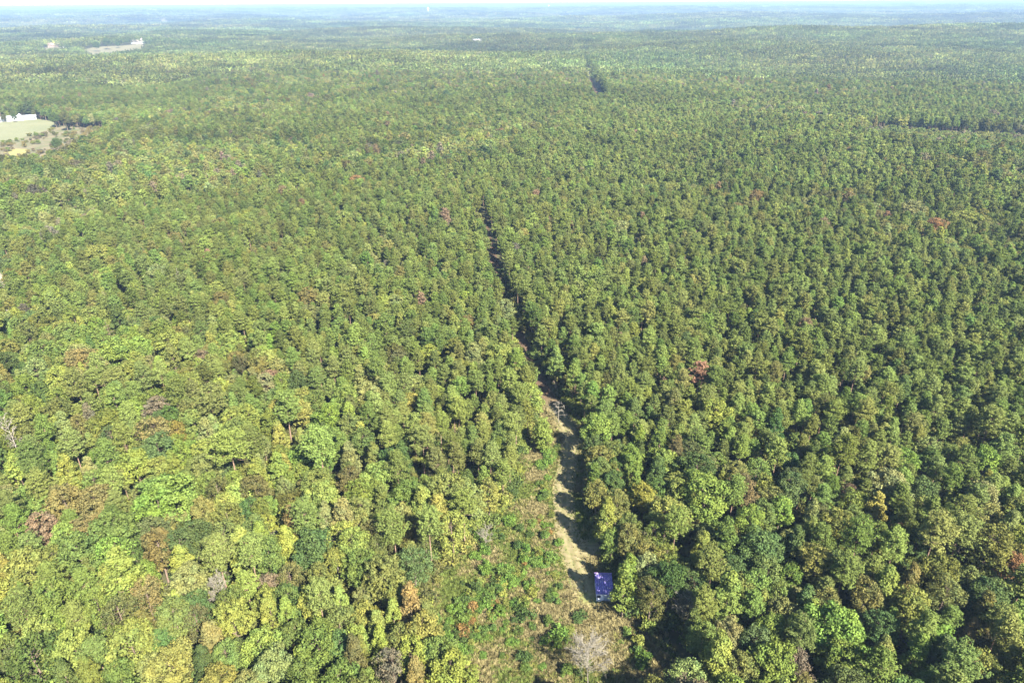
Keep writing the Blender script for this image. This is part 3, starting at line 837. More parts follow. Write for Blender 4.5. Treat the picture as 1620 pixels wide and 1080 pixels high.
for k in range(len(cand)):
    x, y = cand[k]
    if isp[k]:
        fi = int(rng.integers(7)); s = rng.uniform(0.68, 1.05) if inpl[k] else rng.uniform(0.80, 1.25)
        r = PINE[fi]['R'] * s
        sz = (0.35 + 0.65 * s) * rng.uniform(0.92, 1.08) if inpl[k] else s * rng.uniform(0.85, 1.0)
        kk = 0.47 if inpl[k] else 0.60
    else:
        fi = int(rng.integers(len(BROAD))); s = float(np.clip(rng.normal(0.80, 0.20), 0.42, 1.25))
        r = BROAD[fi]['R'] * s; sz = (0.45 + 0.55 * s) * rng.uniform(0.88, 1.08)
        kk = 0.57
    if occupied(x, y, r, kk): continue
    # edges of the clearing: crowns must not cover the track
    occupy(x, y, r)
    chosen.append((x, y, 1 if isp[k] else 0, fi, s, sz, rng.uniform(0, 6.28), int(ci[k]), *tint[k], math.hypot(x, y)))
chosen = np.array(chosen)

# which stand largest in the picture
cu, cv, cd = pix(chosen[:, 0], chosen[:, 1], np.full(len(chosen), 11.0))
frame = (cu > 8) & (cu < 1612) & (cv > 60) & (cv < 1085)
size_px = np.where(chosen[:, 2] == 1, 3.0, 4.0) * chosen[:, 4] / cd
single = np.zeros(len(chosen), bool)
for sp_, quota in ((1, 300 - n_ind_p), (0, 300 - n_ind_b)):
    q = np.where(frame & (chosen[:, 2] == sp_) & (chosen[:, 4] > 0.7))[0]
    q = q[np.argsort(-size_px[q])][:quota]
    single[q] = True

LAND = [(953, 928, 'the blue shed'), (885, 652, 'the whitish dead conifer'), (858, 685, 'the lone pine by the track'), (930, 1040, 'the leafless tree in the clearing'),
        (354, 945, 'the grey bare crown'), (685, 870, 'the bare-trunked pine'), (194, 910, 'the yellow-green spire'), (497, 872, 'the large dark round crown'),
        (608, 916, 'the rusty olive crown'), (269, 790, 'the huge bright green crown'), (250, 716, 'the dark blue-green crown'), (505, 712, 'the biggest spreading pine'),
        (428, 605, 'the reddish brown crown'), (1115, 788, 'the largest bright green crown'), (1200, 872, 'the broad teal crown'), (1400, 932, 'the tall light yellow-green tree'),
        (1602, 902, 'the orange-red crown'), (1422, 832, 'the small pinkish red crown'), (1478, 853, 'the spreading right-hand pine'), (998, 731, 'the round bright green crown'),
        (1050, 612, 'the reddish dying pine'), (720, 525, 'the pointed bright green crown'), (1325, 835, 'the light yellow-green round crown'), (38, 715, 'the tall pale bare tree'),
        (70, 842, 'the pinkish brown crown'), (1050, 1040, 'the deep shadow at the bottom'), (333, 637, 'the dark-banded pine'), (1540, 690, 'the far right pines'), (1250, 690, 'the middle right pines')]
DIRS = ['right of', 'up and right of', 'straight above', 'up and left of', 'left of', 'down and left of', 'straight below', 'down and right of']
ORD = ['first', 'second', 'third', 'fourth', 'fifth', 'sixth', 'seventh', 'eighth', 'ninth', 'tenth', 'eleventh', 'twelfth', 'thirteenth', 'fourteenth', 'fifteenth', 'sixteenth', 'seventeenth', 'eighteenth']
keyed = {}
for k in np.where(single)[0]:
    la = min(range(len(LAND)), key=lambda q: (LAND[q][0] - cu[k]) ** 2 + (LAND[q][1] - cv[k]) ** 2)
    dx, dy = cu[k] - LAND[la][0], LAND[la][1] - cv[k]
    di = int(round(math.atan2(dy, dx) / (math.pi / 4))) % 8
    cn = (PNAMES if chosen[k, 2] == 1 else BNAMES)[int(chosen[k, 7])]
    cn = cn.replace('deep pine green', 'dark green').replace('light pine green', 'light green').replace('pine green', 'mid-green')
    keyed.setdefault((la, di, cn, int(chosen[k, 2])), []).append((dx * dx + dy * dy, k))
for (la, di, cn, sp_), lst in keyed.items():
    lst.sort()
    for o, (_, k) in enumerate(lst):
        x, y, _s, fi, s, sz, rot, _c, r_, g_, b_, _r = chosen[k]
        form = (PINE if sp_ else BROAD)[int(fi)]
        kind = 'pine' if sp_ else {'round': 'round-crowned tree', 'egg': 'oval-crowned tree', 'cone': 'narrow-crowned tree'}[form['shape']]
        kind = 'pine' if sp_ else 'broadleaf tree'
        words = ('%s %s %s' % (ORD[min(o, 17)], cn, kind) if len(lst) > 1 else '%s %s' % (cn, kind)) + ' %s %s' % (DIRS[di], LAND[la][2])
        place_tree('pine_tree' if sp_ else 'broadleaf_tree', form, (x, y, float(hgt(x, y))), s, sz, rot, (r_, g_, b_), words, 'tree',
                   'pine trees of the wood' if sp_ else 'broadleaf trees of the wood')

# masses ---------------------------------------------------------------
def proto_collection(name, meshes):
    col = bpy.data.collections.new(name)
    for k, me in enumerate(meshes):
        col.objects.link(bpy.data.objects.new('%s_%03d' % (name, k), me))
    return col

def scatter(name, col, P, idx, rot, scl, tint, label, cat):
    n = len(P)
    me = bpy.data.meshes.new(name)
    me.vertices.add(n); me.vertices.foreach_set('co', np.asarray(P, np.float32).ravel())
    for k, typ, key, arr in (('idx', 'INT', 'value', np.asarray(idx, np.int32)), ('rot', 'FLOAT', 'value', np.asarray(rot, np.float32)),
                             ('scl', 'FLOAT_VECTOR', 'vector', np.asarray(scl, np.float32)),
                             ('tint', 'FLOAT_COLOR', 'color', np.concatenate([np.asarray(tint), np.ones((n, 1))], 1).astype(np.float32))):
        a = me.attributes.new(k, typ, 'POINT'); a.data.foreach_set(key, arr.ravel())
    o = link(name, me)
    ng = bpy.data.node_groups.new(name + '_nodes', 'GeometryNodeTree')
    ng.interface.new_socket('Geometry', in_out='INPUT', socket_type='NodeSocketGeometry')
    ng.interface.new_socket('Geometry', in_out='OUTPUT', socket_type='NodeSocketGeometry')
    N, L = ng.nodes, ng.links
    gi = N.new('NodeGroupInput'); go = N.new('NodeGroupOutput')
    ci_ = N.new('GeometryNodeCollectionInfo'); ci_.inputs['Collection'].default_value = col
    ci_.inputs['Separate Children'].default_value = True; ci_.inputs['Reset Children'].default_value = True
    iop = N.new('GeometryNodeInstanceOnPoints'); iop.inputs['Pick Instance'].default_value = True
    def na_(nm, typ):
        q = N.new('GeometryNodeInputNamedAttribute'); q.data_type = typ; q.inputs['Name'].default_value = nm
        return q.outputs['Attribute']
    cx = N.new('ShaderNodeCombineXYZ'); L.new(na_('rot', 'FLOAT'), cx.inputs[2])
    er = N.new('FunctionNodeEulerToRotation'); L.new(cx.outputs[0], er.inputs[0])
    L.new(gi.outputs[0], iop.inputs['Points']); L.new(ci_.outputs[0], iop.inputs['Instance'])
    L.new(na_('idx', 'INT'), iop.inputs['Instance Index']); L.new(er.outputs[0], iop.inputs['Rotation'])
    L.new(na_('scl', 'FLOAT_VECTOR'), iop.inputs['Scale']); L.new(iop.outputs[0], go.inputs[0])
    md = o.modifiers.new('scatter', 'NODES'); md.node_group = ng
    return tag(o, label, cat, kind='stuff')

# farther single trees of the masses (thinner crowns), to GROVES_NEAR
cs = 4.15
mx_, my_ = np.meshgrid(np.arange(-1100, 1100, cs), np.arange(200, GROVES_NEAR + 40, cs))
mx_ = mx_.ravel() + rng.uniform(-2.0, 2.0, mx_.size); my_ = my_.ravel() + rng.uniform(-2.0, 2.0, my_.size)
mr_ = np.hypot(mx_, my_)
u, v, d = pix(mx_, my_, hgt(mx_, my_) + 8)
edge = lambda x, y: GROVES_NEAR + 420 * (fbm(x / 260, y / 260, 91, 3) - 0.62)
ok = (mr_ > NEAR_R + 18) & (mr_ < edge(mx_, my_) + 6) & (u > -90) & (u < 1720) & ~is_open(mx_, my_)
mx_, my_ = mx_[ok], my_[ok]
isp2, ci2, tint2 = species(mx_, my_, rng)
n2 = len(mx_)
s2 = np.where(isp2, rng.uniform(0.75, 1.13, n2), np.clip(rng.normal(0.95, 0.22, n2), 0.5, 1.45))
# tall pines along the near side of the distant cut
fy = np.arange(870, 1530, 4.0); fx = np.interp(fy, [q[1] for q in T_FAR], [q[0] for q in T_FAR]) + 10.0 + rng.uniform(-1.5, 3.0, len(fy))
mx_ = np.concatenate([mx_, fx]); my_ = np.concatenate([my_, fy]); isp2 = np.concatenate([isp2, np.ones(len(fy), bool)])
tint2 = np.concatenate([tint2, np.repeat(np.array([PAL['deep pine green']]), len(fy), 0)]); s2 = np.concatenate([s2, rng.uniform(1.0, 1.2, len(fy))])
n2 = len(mx_)
far_rows = []
nP, nB = len(PINE), len(BROAD)
near_col_p = proto_collection('pine_kinds', [f['near'] for f in PINE] + [f['mid'] for f in PINE])
near_col_b = proto_collection('broadleaf_kinds', [f['near'] for f in BROAD] + [f['mid'] for f in BROAD])
for sp_, col, nm, lab in ((1, near_col_p, 'pine_forest', 'continuous mass of green pines filling the middle distance'),
                          (0, near_col_b, 'broadleaf_forest', 'continuous mixed green and autumn broadleaf canopy between and beyond the pines')):
    a = chosen[(~single) & (chosen[:, 2] == sp_)]
    k2 = isp2 == bool(sp_)
    nk = nP if sp_ else nB
    P = np.concatenate([np.stack([a[:, 0], a[:, 1], hgt(a[:, 0], a[:, 1])], 1), np.stack([mx_[k2], my_[k2], hgt(mx_[k2], my_[k2])], 1)])
    far_i = np.where(a[:, 11] > 430, nk, 0)
    idx = np.concatenate([a[:, 3] + far_i, rng.integers(nk, 2 * nk, k2.sum())])
    rot = np.concatenate([a[:, 6], rng.uniform(0, 6.28, k2.sum())])
    sc = np.concatenate([np.stack([a[:, 4], a[:, 4], a[:, 5]], 1), np.stack([s2[k2], s2[k2], (0.5 + 0.5 * s2[k2]) * rng.uniform(0.85, 1.12, k2.sum())], 1)])
    tt = np.concatenate([a[:, 8:11], tint2[k2]])
    scatter(nm, col, P, idx, rot, sc, tt, lab, 'forest')

# undergrowth under and between the nearer trees
ux, uy = np.meshgrid(np.arange(-300, 300, 2.7), np.arange(40, 300, 2.7))
ux = ux.ravel() + rng.uniform(-1.3, 1.3, ux.size); uy = uy.ravel() + rng.uniform(-1.3, 1.3, uy.size)
u, v, d = pix(ux, uy, np.full(len(ux), 2.0))
ok = (u > -60) & (u < 1680) & (v < 1180) & (v > 430) & ~is_open(ux, uy, -1.5) & (rng.random(len(ux)) < 0.9)
ux, uy = ux[ok], uy[ok]
qx = rng.uniform(-32, 34, 2600); qy = rng.uniform(70, 200, 2600)
okq = (dist_line(qx, qy, CLEAR + CLEAR[:1]) < 7) & ~is_open(qx, qy)
ux = np.concatenate([ux, qx[okq]]); uy = np.concatenate([uy, qy[okq]])

# ------------------------------------------------------------------ shrubs, grass
def shrub_form(seed, Rr=0.9, H=1.3, nl=9, per=60, leaf=0.20):
    g = np.random.default_rng(seed)
    P, Nn, S, LV = [], [], [], []
    for k in range(nl):
        th = k * 2.4 + g.normal() * 0.3; r = Rr * 0.7 * math.sqrt(g.random())
        c = np.array([r * math.cos(th), r * math.sin(th), H * g.uniform(0.30, 0.85) * (1 - 0.35 * r / Rr)])
        d = rdir(g, per); d[:, 2] = np.abs(d[:, 2]) * 0.9 + 0.02
        rr = Rr * 0.42 * (0.5 + 0.6 * g.random(per))
        P.append(c + d * rr[:, None]); Nn.append(unit(d + 0.5 * g.normal(size=d.shape)))
        S.append(leaf * g.uniform(0.6, 1.4, per)); LV.append(np.clip(0.5 + g.uniform(-.15, .15) + g.normal(size=per) * 0.18, 0, 1))
    P, Nn, S, LV = map(np.concatenate, (P, Nn, S, LV))
    V, F = cards(g, P, Nn, S, 0.6)
    stems = join([tube([[0, 0, -0.1], [0.3 * Rr * math.cos(a), 0.3 * Rr * math.sin(a), H * 0.4], [0.6 * Rr * math.cos(a), 0.6 * Rr * math.sin(a), H * 0.75]], [0.03, 0.02, 0.008], 4) for a in g.uniform(0, 6.28, 5)])
    VV = np.concatenate([V, stems[0]])
    lv = np.concatenate([np.repeat(LV, 4), np.full(len(stems[0]), 0.5)]).astype(np.float32)
    mi = np.concatenate([np.zeros(len(F)), np.ones(len(stems[1]))])
    return make_mesh('shrub', VV, [F, stems[1] + len(V)], [M['leaf'], M['bark']], mi, {'lv': ('FLOAT', 'POINT', lv)})
SHRUB = [shrub_form(800 + k, Rr=[0.9, 1.1, 0.75, 1.0, 0.8][k], H=[1.4, 1.3, 1.6, 1.0, 1.8][k]) for k in range(5)]
scol = proto_collection('shrub_kinds', SHRUB)
ut = np.array([PAL[k] for k in ('green', 'dark green', 'olive', 'yellow-green', 'dark olive')])[rng.integers(0, 5, len(ux))] * rng.uniform(0.8, 1.15, (len(ux), 1))
ed = np.minimum(dist_line(ux, uy, CLEAR + CLEAR[:1]), dist_line(ux, uy, T_NEAR))
us = np.where(ed < 8, rng.uniform(0.9, 3.0, len(ux)), rng.uniform(1.2, 2.8, len(ux)))
scatter('undergrowth', scol, np.stack([ux, uy, hgt(ux, uy)], 1), rng.integers(0, 5, len(ux)), rng.uniform(0, 6.28, len(ux)), np.stack([us, us, us * 1.1], 1), ut,
        'low green undergrowth on the forest floor between the trunks', 'undergrowth')

# shrubs of the clearing: bands running up to the right, as in an old cutover
SH = []
bands = [((705, 1010), (790, 905), 80, 28), ((760, 960), (880, 850), 75, 24), ((780, 850), (880, 820), 26, 16), ((855, 800), (872, 705), 26, 13), ((720, 1050), (830, 960), 34, 30),
         ((830, 945), (885, 950), 12, 14), ((840, 1010), (900, 1015), 12, 22), ((985, 1000), (1020, 1060), 18, 14), ((690, 905), (760, 860), 16, 18), ((870, 905), (910, 985), 6, 16), ((800, 1060), (1000, 1075), 14, 30)]
for (a, b, n, sp) in bands:
    for k in range(n):
        t = rng.random(); off = rng.normal() * sp * 0.55
        u_ = a[0] + (b[0] - a[0]) * t; v_ = a[1] + (b[1] - a[1]) * t
        ln = math.hypot(b[0] - a[0], b[1] - a[1])
        u_ += -(b[1] - a[1]) / ln * off; v_ += (b[0] - a[0]) / ln * off
        p = at(u_, v_)
        if not bool(inpoly(np.array([p.x]), np.array([p.y]), CLEAR)[0]): continue
        if float(dist_line(np.array([p.x]), np.array([p.y]), T_NEAR)[0]) < 2.6: continue
        SH.append((p.x, p.y, u_, v_))
SHN = [('bright green', (0.085, 0.14, 0.03)), ('green', (0.075, 0.115, 0.03)), ('dark green', (0.055, 0.085, 0.026)), ('yellowish', (0.13, 0.145, 0.038)), ('rusty', (0.16, 0.105, 0.04))]
spots = [(953, 928, 'the blue shed'), (885, 655, 'the whitish dead conifer'), (858, 690, 'the lone pine'), (930, 1040, 'the leafless tree'), (690, 905, 'the bare-trunked pine'),
         (768, 850, 'the whitish bare thicket'), (669, 1004, 'the golden olive crown'), (905, 790, 'the shaded stretch of track'), (810, 930, 'the middle of the clearing'), (740, 1000, 'the brushy left side of the clearing'), (860, 760, 'the upper end of the clearing')]
keyed = {}
for (x, y, u_, v_) in SH[:300]:
    c = rng.choice(5, p=[.36, .3, .14, .16, .04])
    la = min(range(len(spots)), key=lambda q: (spots[q][0] - u_) ** 2 + (spots[q][1] - v_) ** 2)
    dx, dy = u_ - spots[la][0], spots[la][1] - v_
    di = int(round(math.atan2(dy, dx) / (math.pi / 4))) % 8
    keyed.setdefault((la, di, c), []).append((dx * dx + dy * dy, x, y))
for (la, di, c), lst in keyed.items():
    lst.sort()
    for o_, (_, x, y) in enumerate(lst):
        o = link('shrub', SHRUB[int(rng.integers(5))])
        s = float(np.clip(rng.lognormal(0.02, 0.35), 0.45, 1.9)); o.scale = (s, s, s * rng.uniform(0.8, 1.2)); o.location = (x, y, 0); o.rotation_euler = (0, 0, rng.uniform(0, 6.28))
        o['tint'] = [float(q) for q in np.array(SHN[c][1]) * rng.uniform(0.85, 1.15)]
        tag(o, ('%s %s shrub' % (ORD[min(o_, 17)], SHN[c][0]) if len(lst) > 1 else 'low %s shrub' % SHN[c][0]) + ' %s %s' % (DIRS[di], spots[la][2]), 'shrub', 'shrubs in the clearing')

def tuft_mesh(seed, n=16, h=0.5, spread=0.22):
    g = np.random.default_rng(seed)
    a = g.uniform(0, 6.28, n); r = spread * np.sqrt(g.random(n))
    base = np.stack([r * np.cos(a), r * np.sin(a), np.zeros(n)], 1)
    lean = np.stack([np.cos(a), np.sin(a), np.zeros(n)], 1) * g.uniform(0.1, 0.5, (n, 1)) * h
    hh = h * g.uniform(0.6, 1.2, (n, 1)) * np.array([[0, 0, 1]])
    w = np.stack([-np.sin(a), np.cos(a), np.zeros(n)], 1) * g.uniform(0.03, 0.07, (n, 1))
    V = np.stack([base - w, base + w, base + lean * 0.4 + hh * 0.6 + w * 0.8, base + lean + hh, base + lean * 0.4 + hh * 0.6 - w * 0.8], 1).reshape(-1, 3)
    k = np.arange(n) * 5
    F = np.stack([k, k + 1, k + 2, k + 4], 1); T = np.stack([k + 4, k + 2, k + 3], 1)
    lv = np.repeat(np.clip(0.5 + g.normal(size=n) * 0.2, 0, 1), 5).astype(np.float32)
    return make_mesh('tuft', V, [F, T], [M['blade']], attrs={'lv': ('FLOAT', 'POINT', lv)})
tcol = proto_collection('tuft_kinds', [tuft_mesh(880 + k, h=[0.35, 0.5, 0.65, 0.45][k]) for k in range(4)])
Cx = np.array(CLEAR); x0, y0 = Cx.min(0) - 6; x1, y1 = Cx.max(0) + 6
nt_ = 40000
tx = rng.uniform(x0, x1, nt_ * 2); ty = rng.uniform(y0, y1, nt_ * 2)
dl = np.minimum(dist_line(tx, ty, T_NEAR), dist_line(tx, ty, T_SPUR))
fringe = dist_line(tx, ty, CLEAR + CLEAR[:1])
ok = (inpoly(tx, ty, CLEAR) | (fringe < 5.5 * rng.random(len(tx)))) & (rng.random(len(tx)) < np.where(dl < 1.6, 0.10, np.where(dl < 2.5, 0.45, 0.95)))
tx, ty, dl = tx[ok], ty[ok], dl[ok]
pn = fbm(tx / 5.5, ty / 5.5, 41, 3) + 0.10 * rng.normal(size=len(tx)) + 0.07 * sstep(8, -2, tx) - 0.22 * np.exp(-(dist_line(tx, ty, [(13, 118), (16, 103), (24, 86), (30, 72)]) / 4.0) ** 2)
tc_ = np.where((pn > 0.56)[:, None], np.array([[0.095, 0.122, 0.032]]), np.where((pn > 0.48)[:, None], np.array([[0.14, 0.138, 0.046]]), np.array([[0.178, 0.155, 0.076]])))
tc_ = tc_ * rng.uniform(0.8, 1.2, (len(tx), 1))
ts = rng.uniform(0.6, 1.35, len(tx)) * np.where(dl < 2.9, 0.4, 1.0)
scatter('grass', tcol, np.stack([tx, ty, np.full(len(tx), 0.01)], 1), rng.integers(0, 4, len(tx)), rng.uniform(0, 6.28, len(tx)), np.stack([ts * 1.4, ts * 1.4, ts], 1), tc_,
        'dry tan and green grass tufts covering the clearing', 'grass')

# scrub bushes of the fields and the cutover
bx, by, bt, bs = [], [], [], []
for poly, n, cols, smin, smax in ((SCRUB, 420, ('dark olive', 'green', 'grey-brown', 'orange-brown', 'olive'), 1.0, 3.2), (CUT, 1700, ('grey-brown', 'green', 'olive', 'green', 'dark olive'), 2.0, 4.6), (SANDPIT, 14, ('olive', 'green'), 0.8, 1.6)):
    P_ = np.array(poly); a0, b0 = P_.min(0); a1, b1 = P_.max(0)
    x = rng.uniform(a0, a1, n * 6); y = rng.uniform(b0, b1, n * 6); q = inpoly(x, y, poly)
    x, y = x[q][:n], y[q][:n]
    clump = fbm(x / 22, y / 22, 61, 2)
    kq = clump > (0.46 if poly is SCRUB else 0.30)
    x, y = x[kq], y[kq]
    bx.append(x); by.append(y); bs.append(rng.uniform(smin, smax, len(x)))
    ck = (_hash(np.floor(x / 25), np.floor(y / 25), 5) * 0.7 + 0.3 * rng.random(len(x))) * len(cols) * 0.999
    bt.append(np.array([PAL[c] for c in cols])[ck.astype(int)] * rng.uniform(0.85, 1.2, (len(x), 1)))
bx, by, bt, bs = map(np.concatenate, (bx, by, bt, bs))
scatter('brush', scol, np.stack([bx, by, hgt(bx, by)], 1), rng.integers(0, 5, len(bx)), rng.uniform(0, 6.28, len(bx)), np.stack([bs, bs, bs], 1), bt,
        'scattered brown and green brush on the distant fields and cutover', 'brush')

# ------------------------------------------------------------------ far groves out to the horizon
def grove_mesh(seed, side=24.0, n=18):
    g = np.random.default_rng(seed)
    Vs, Fs, LV, GC = [], [], [], []
    o = 0
    gx, gy = np.meshgrid(np.linspace(-side / 2, side / 2, 5)[:-1] + side / 8, np.linspace(-side / 2, side / 2, 5)[:-1] + side / 8)
    gx = gx.ravel() + g.uniform(-2.2, 2.2, 16); gy = gy.ravel() + g.uniform(-2.2, 2.2, 16)
    for x, y in zip(gx, gy):
        pine = g.random() < 0.55
        H = g.uniform(13, 18); Rr = g.uniform(2.4, 3.4) if pine else g.uniform(3.0, 4.6)
        m_ = 30 if pine else 34
        t = g.random(m_) ** 0.7
        pr = np.clip(1.05 - t, 0.08, 1) ** 0.7 if pine else np.sqrt(np.clip(1 - ((t - 0.4) / 0.62) ** 2, 0.02, 1))
        a = g.uniform(0, 6.28, m_); r = Rr * pr * g.uniform(0.5, 1, m_)
        P = np.stack([x + r * np.cos(a), y + r * np.sin(a), H * (0.38 + 0.62 * t)], 1)
        Nn = unit(np.stack([np.cos(a), np.sin(a), np.full(m_, 0.7)], 1) + 0.45 * g.normal(size=(m_, 3)))
        V, F = cards(g, P, Nn, g.uniform(1.2, 2.1, m_), 0.8)
        Vs.append(V); Fs.append(F + o); o += len(V)
        LV.append(np.repeat(np.clip(0.5 + g.normal(size=m_) * 0.15, 0, 1), 4))
        base = np.array(PAL[PNAMES[g.integers(3)]]) if pine else 0.35 * np.array(PAL['green']) + 0.65 * np.array(PAL[BNAMES[g.choice(12, p=W_UP / W_UP.sum())]])
        GC.append(np.repeat(np.concatenate([base * 10 * g.uniform(0.6, 1.35), [1]])[None], len(V), 0))
    return make_mesh('grove', np.concatenate(Vs), np.concatenate(Fs), [M['grove']], attrs={'lv': ('FLOAT', 'POINT', np.concatenate(LV).astype(np.float32)), 'gcol': ('FLOAT_COLOR', 'POINT', np.concatenate(GC).astype(np.float32))})
gcol = proto_collection('grove_kinds', [grove_mesh(500 + k) for k in range(14)])
GP, GS, GTn = [], [], []
r = GROVES_NEAR - 300
while r < 34000:
    s = max(1.0, r / 2000.0)
    step = 21.0 * s
    amax = R(43)
    na_ = int(2 * amax * r / step)
    a = np.linspace(-amax, amax, na_) + rng.uniform(-0.3, 0.3, na_) * step / r
    rr = r + rng.uniform(-0.3, 0.3, na_) * step
    x = rr * np.sin(a); y = rr * np.cos(a)
    ok = ~is_open(x, y) & (np.hypot(x, y) > edge(x, y) - 4)
    x, y = x[ok], y[ok]
    GP.append(np.stack([x, y, hgt(x, y) - 0.5], 1))
    sv = s * rng.uniform(0.95, 1.15, len(x))
    big = fbm(x / 420, y / 420, 71, 3); stand = fbm(x / 1500, y / 700, 72, 2)
    hz = (0.45 + 0.95 * big) * (0.7 + 0.6 * stand) * rng.uniform(0.88, 1.14, len(x)) * np.clip(s ** 0.22, 1, 1.7)
    GS.append(np.stack([sv, sv, hz], 1))
    far_ = sstep(1800, 5000, np.hypot(x, y))
    b = 0.074 * np.clip(1 + (1.0 * (stand - 0.5) + 1.5 * (fbm(x / 150, y / 90, 75, 3) - 0.5)) * (0.8 + 0.5 * far_), 0.45, 1.7) * rng.lognormal(0, 0.24, len(x))
    wr = (1.0 + (fbm(x / 300, y / 300, 73, 2) - 0.5) * 0.4) * rng.uniform(0.9, 1.12, len(x))
    GTn.append(np.stack([b * wr, b, b * (1.05 + 0 * x)], 1))
    r += step * 0.92
GP, GS, GTn = map(np.concatenate, (GP, GS, GTn))
scatter('distant_forest', gcol, GP, rng.integers(0, 14, len(GP)), rng.integers(0, 4, len(GP)) * math.pi / 2 + rng.uniform(-.2, .2, len(GP)), GS, GTn,
        'unbroken distant forest fading to blue towards the horizon', 'forest')

# ------------------------------------------------------------------ the blue-roofed shed
def plain(name, col, rough=0.6, spec=0.3, metal=0.0, noise=0.12, scale=3.0):
    a = tuple(max(0, c * (1 - noise)) for c in col); b = tuple(min(1, c * (1 + noise)) for c in col)
    return noise_material(name, [(0.3, a), (0.7, b)], scale, 4, rough, 0.0, None, spec)
M['shed_roof'] = plain('blue_roof_metal', (0.118, 0.098, 0.30), 0.55, 0.4, 0, 0.30, 1.2)
M['shed_trim'] = plain('lilac_trim', (0.24, 0.16, 0.34), 0.5)
M['shed_wall'] = plain('pale_shed_wall', (0.62, 0.66, 0.72), 0.6, 0.3, 0, 0.08)
M['shed_door'] = plain('grey_shed_door', (0.28, 0.32, 0.38), 0.6)
M['glass'] = plain('dark_glass', (0.03, 0.04, 0.05), 0.1, 0.5)
M['white_wall'] = plain('white_siding', (0.40, 0.41, 0.42), 0.6, 0.3, 0, 0.10, 0.6)
M['white_roof'] = plain('white_metal_roof', (0.25, 0.26, 0.28), 0.5, 0.3, 0, 0.16, 0.4)
M['brown_roof'] = plain('grey_brown_shingle', (0.20, 0.17, 0.16), 0.9, 0.1, 0, 0.15, 0.6)
M['pink_roof'] = plain('pinkish_tile', (0.27, 0.20, 0.175), 0.9, 0.1, 0, 0.12, 0.6)
M['brick'] = plain('tan_brick', (0.24, 0.18, 0.15), 0.9, 0.1, 0, 0.12, 1.0)
M['tower'] = plain('white_tank_paint', (0.86, 0.87, 0.88), 0.5, 0.3, 0, 0.03, 0.1)

def boxmesh(name, lo, hi, mat, bevel=0.0):
    bm = bmesh.new()
    bmesh.ops.create_cube(bm, size=1.0)
    for v in bm.verts:
        v.co = Vector([lo[k] + (hi[k] - lo[k]) * (v.co[k] + 0.5) for k in range(3)])
    if bevel: bmesh.ops.bevel(bm, geom=bm.edges[:], offset=bevel, segments=1, affect='EDGES')
    me = bpy.data.meshes.new(name); bm.to_mesh(me); bm.free(); me.materials.append(mat)
    return me
def part(name, parent, lo, hi, mat, bevel=0.0):
    return link(name, boxmesh(name, lo, hi, mat, bevel), parent)

shed = bpy.data.objects.new('shed', None); C.objects.link(shed)
ps = at(956, 951)
shed.location = (ps.x, ps.y, 0.02); shed.rotation_euler = (0, 0, R(-2))
tag(shed, 'small blue-roofed shed with a pale front under the leaning tree', 'shed')
W_, D_, H1, H2 = 1.62, 4.6, 2.35, 2.75            # half width, depth, front and rear wall height
part('front_wall', shed, (-W_, 0, 0), (W_, 0.10, H1), M['shed_wall'])
part('back_wall', shed, (-W_, D_ - 0.10, 0), (W_, D_, H2 - 0.02), M['shed_wall'])
for sx in (-1, 1):
    x_a, x_b = sorted((sx * W_, sx * (W_ - 0.10)))
    V = np.array([[x_a, .1, 0], [x_b, .1, 0], [x_b, D_ - .1, 0], [x_a, D_ - .1, 0], [x_a, .1, H1], [x_b, .1, H1], [x_b, D_ - .1, H2 - .02], [x_a, D_ - .1, H2 - .02]])
    F = np.array([[0, 3, 2, 1], [4, 5, 6, 7], [0, 1, 5, 4], [1, 2, 6, 5], [2, 3, 7, 6], [3, 0, 4, 7]])
    link('side_wall', make_mesh('side_wall', V, F, [M['shed_wall']]), shed)
dr = part('door', shed, (-0.2, -0.04, 0.05), (0.8, -0.003, 2.0), M['shed_door'], 0.01)
part('handle', dr, (0.62, -0.09, 0.95), (0.70, -0.043, 1.1), M['shed_wall'])
wd = part('window', shed, (-1.6, -0.03, 1.0), (-0.8, -0.003, 1.7), M['shed_trim'])
part('pane', wd, (-1.53, -0.045, 1.07), (-0.87, -0.033, 1.63), M['glass'])
# roof deck with standing ribs, sloping to the front
sl = (H2 - H1) / D_
def rz(y): return H1 + 0.03 + sl * y
for k in range(8):
    xa = -W_ - 0.2 + k * (2 * W_ + 0.4) / 8; xb = xa + (2 * W_ + 0.4) / 8 - 0.012
    y0_, y1_ = -0.35, D_ + 0.3
    V = np.array([[xa, y0_, rz(y0_)], [xb, y0_, rz(y0_)], [xb, y1_, rz(y1_)], [xa, y1_, rz(y1_)]])
    V = np.concatenate([V, V + [0, 0, 0.05]])
    rp = link('roof_panel', make_mesh('roof_panel', V, F, [M['shed_roof']]), shed)
    Vr = np.array([[xa, y0_, rz(y0_) + .052], [xa + .04, y0_, rz(y0_) + .052], [xa + .04, y1_, rz(y1_) + .052], [xa, y1_, rz(y1_) + .052]])
    Vr = np.concatenate([Vr, Vr + [0, 0, 0.04]])
    link('rib', make_mesh('rib', Vr, F, [M['shed_roof']]), rp)
part('rear_trim', shed, (-W_ - 0.25, D_ + 0.31, H2 - 0.1), (W_ + 0.25, D_ + 0.42, H2 + 0.13), M['shed_trim'])
g5 = np.random.default_rng(5)
nl_ = 130
lx = g5.uniform(-W_ - .15, W_ + .15, nl_); ly = (g5.random(nl_) ** 0.8) * (D_ + .5) - 0.25
Vl, Fl = cards(g5, np.stack([lx, ly, H1 + 0.11 + sl * ly], 1), unit(np.stack([g5.normal(size=nl_) * .3, g5.normal(size=nl_) * .3, np.ones(nl_)], 1)), g5.uniform(0.10, 0.24, nl_), 0.6, None, 0.1)
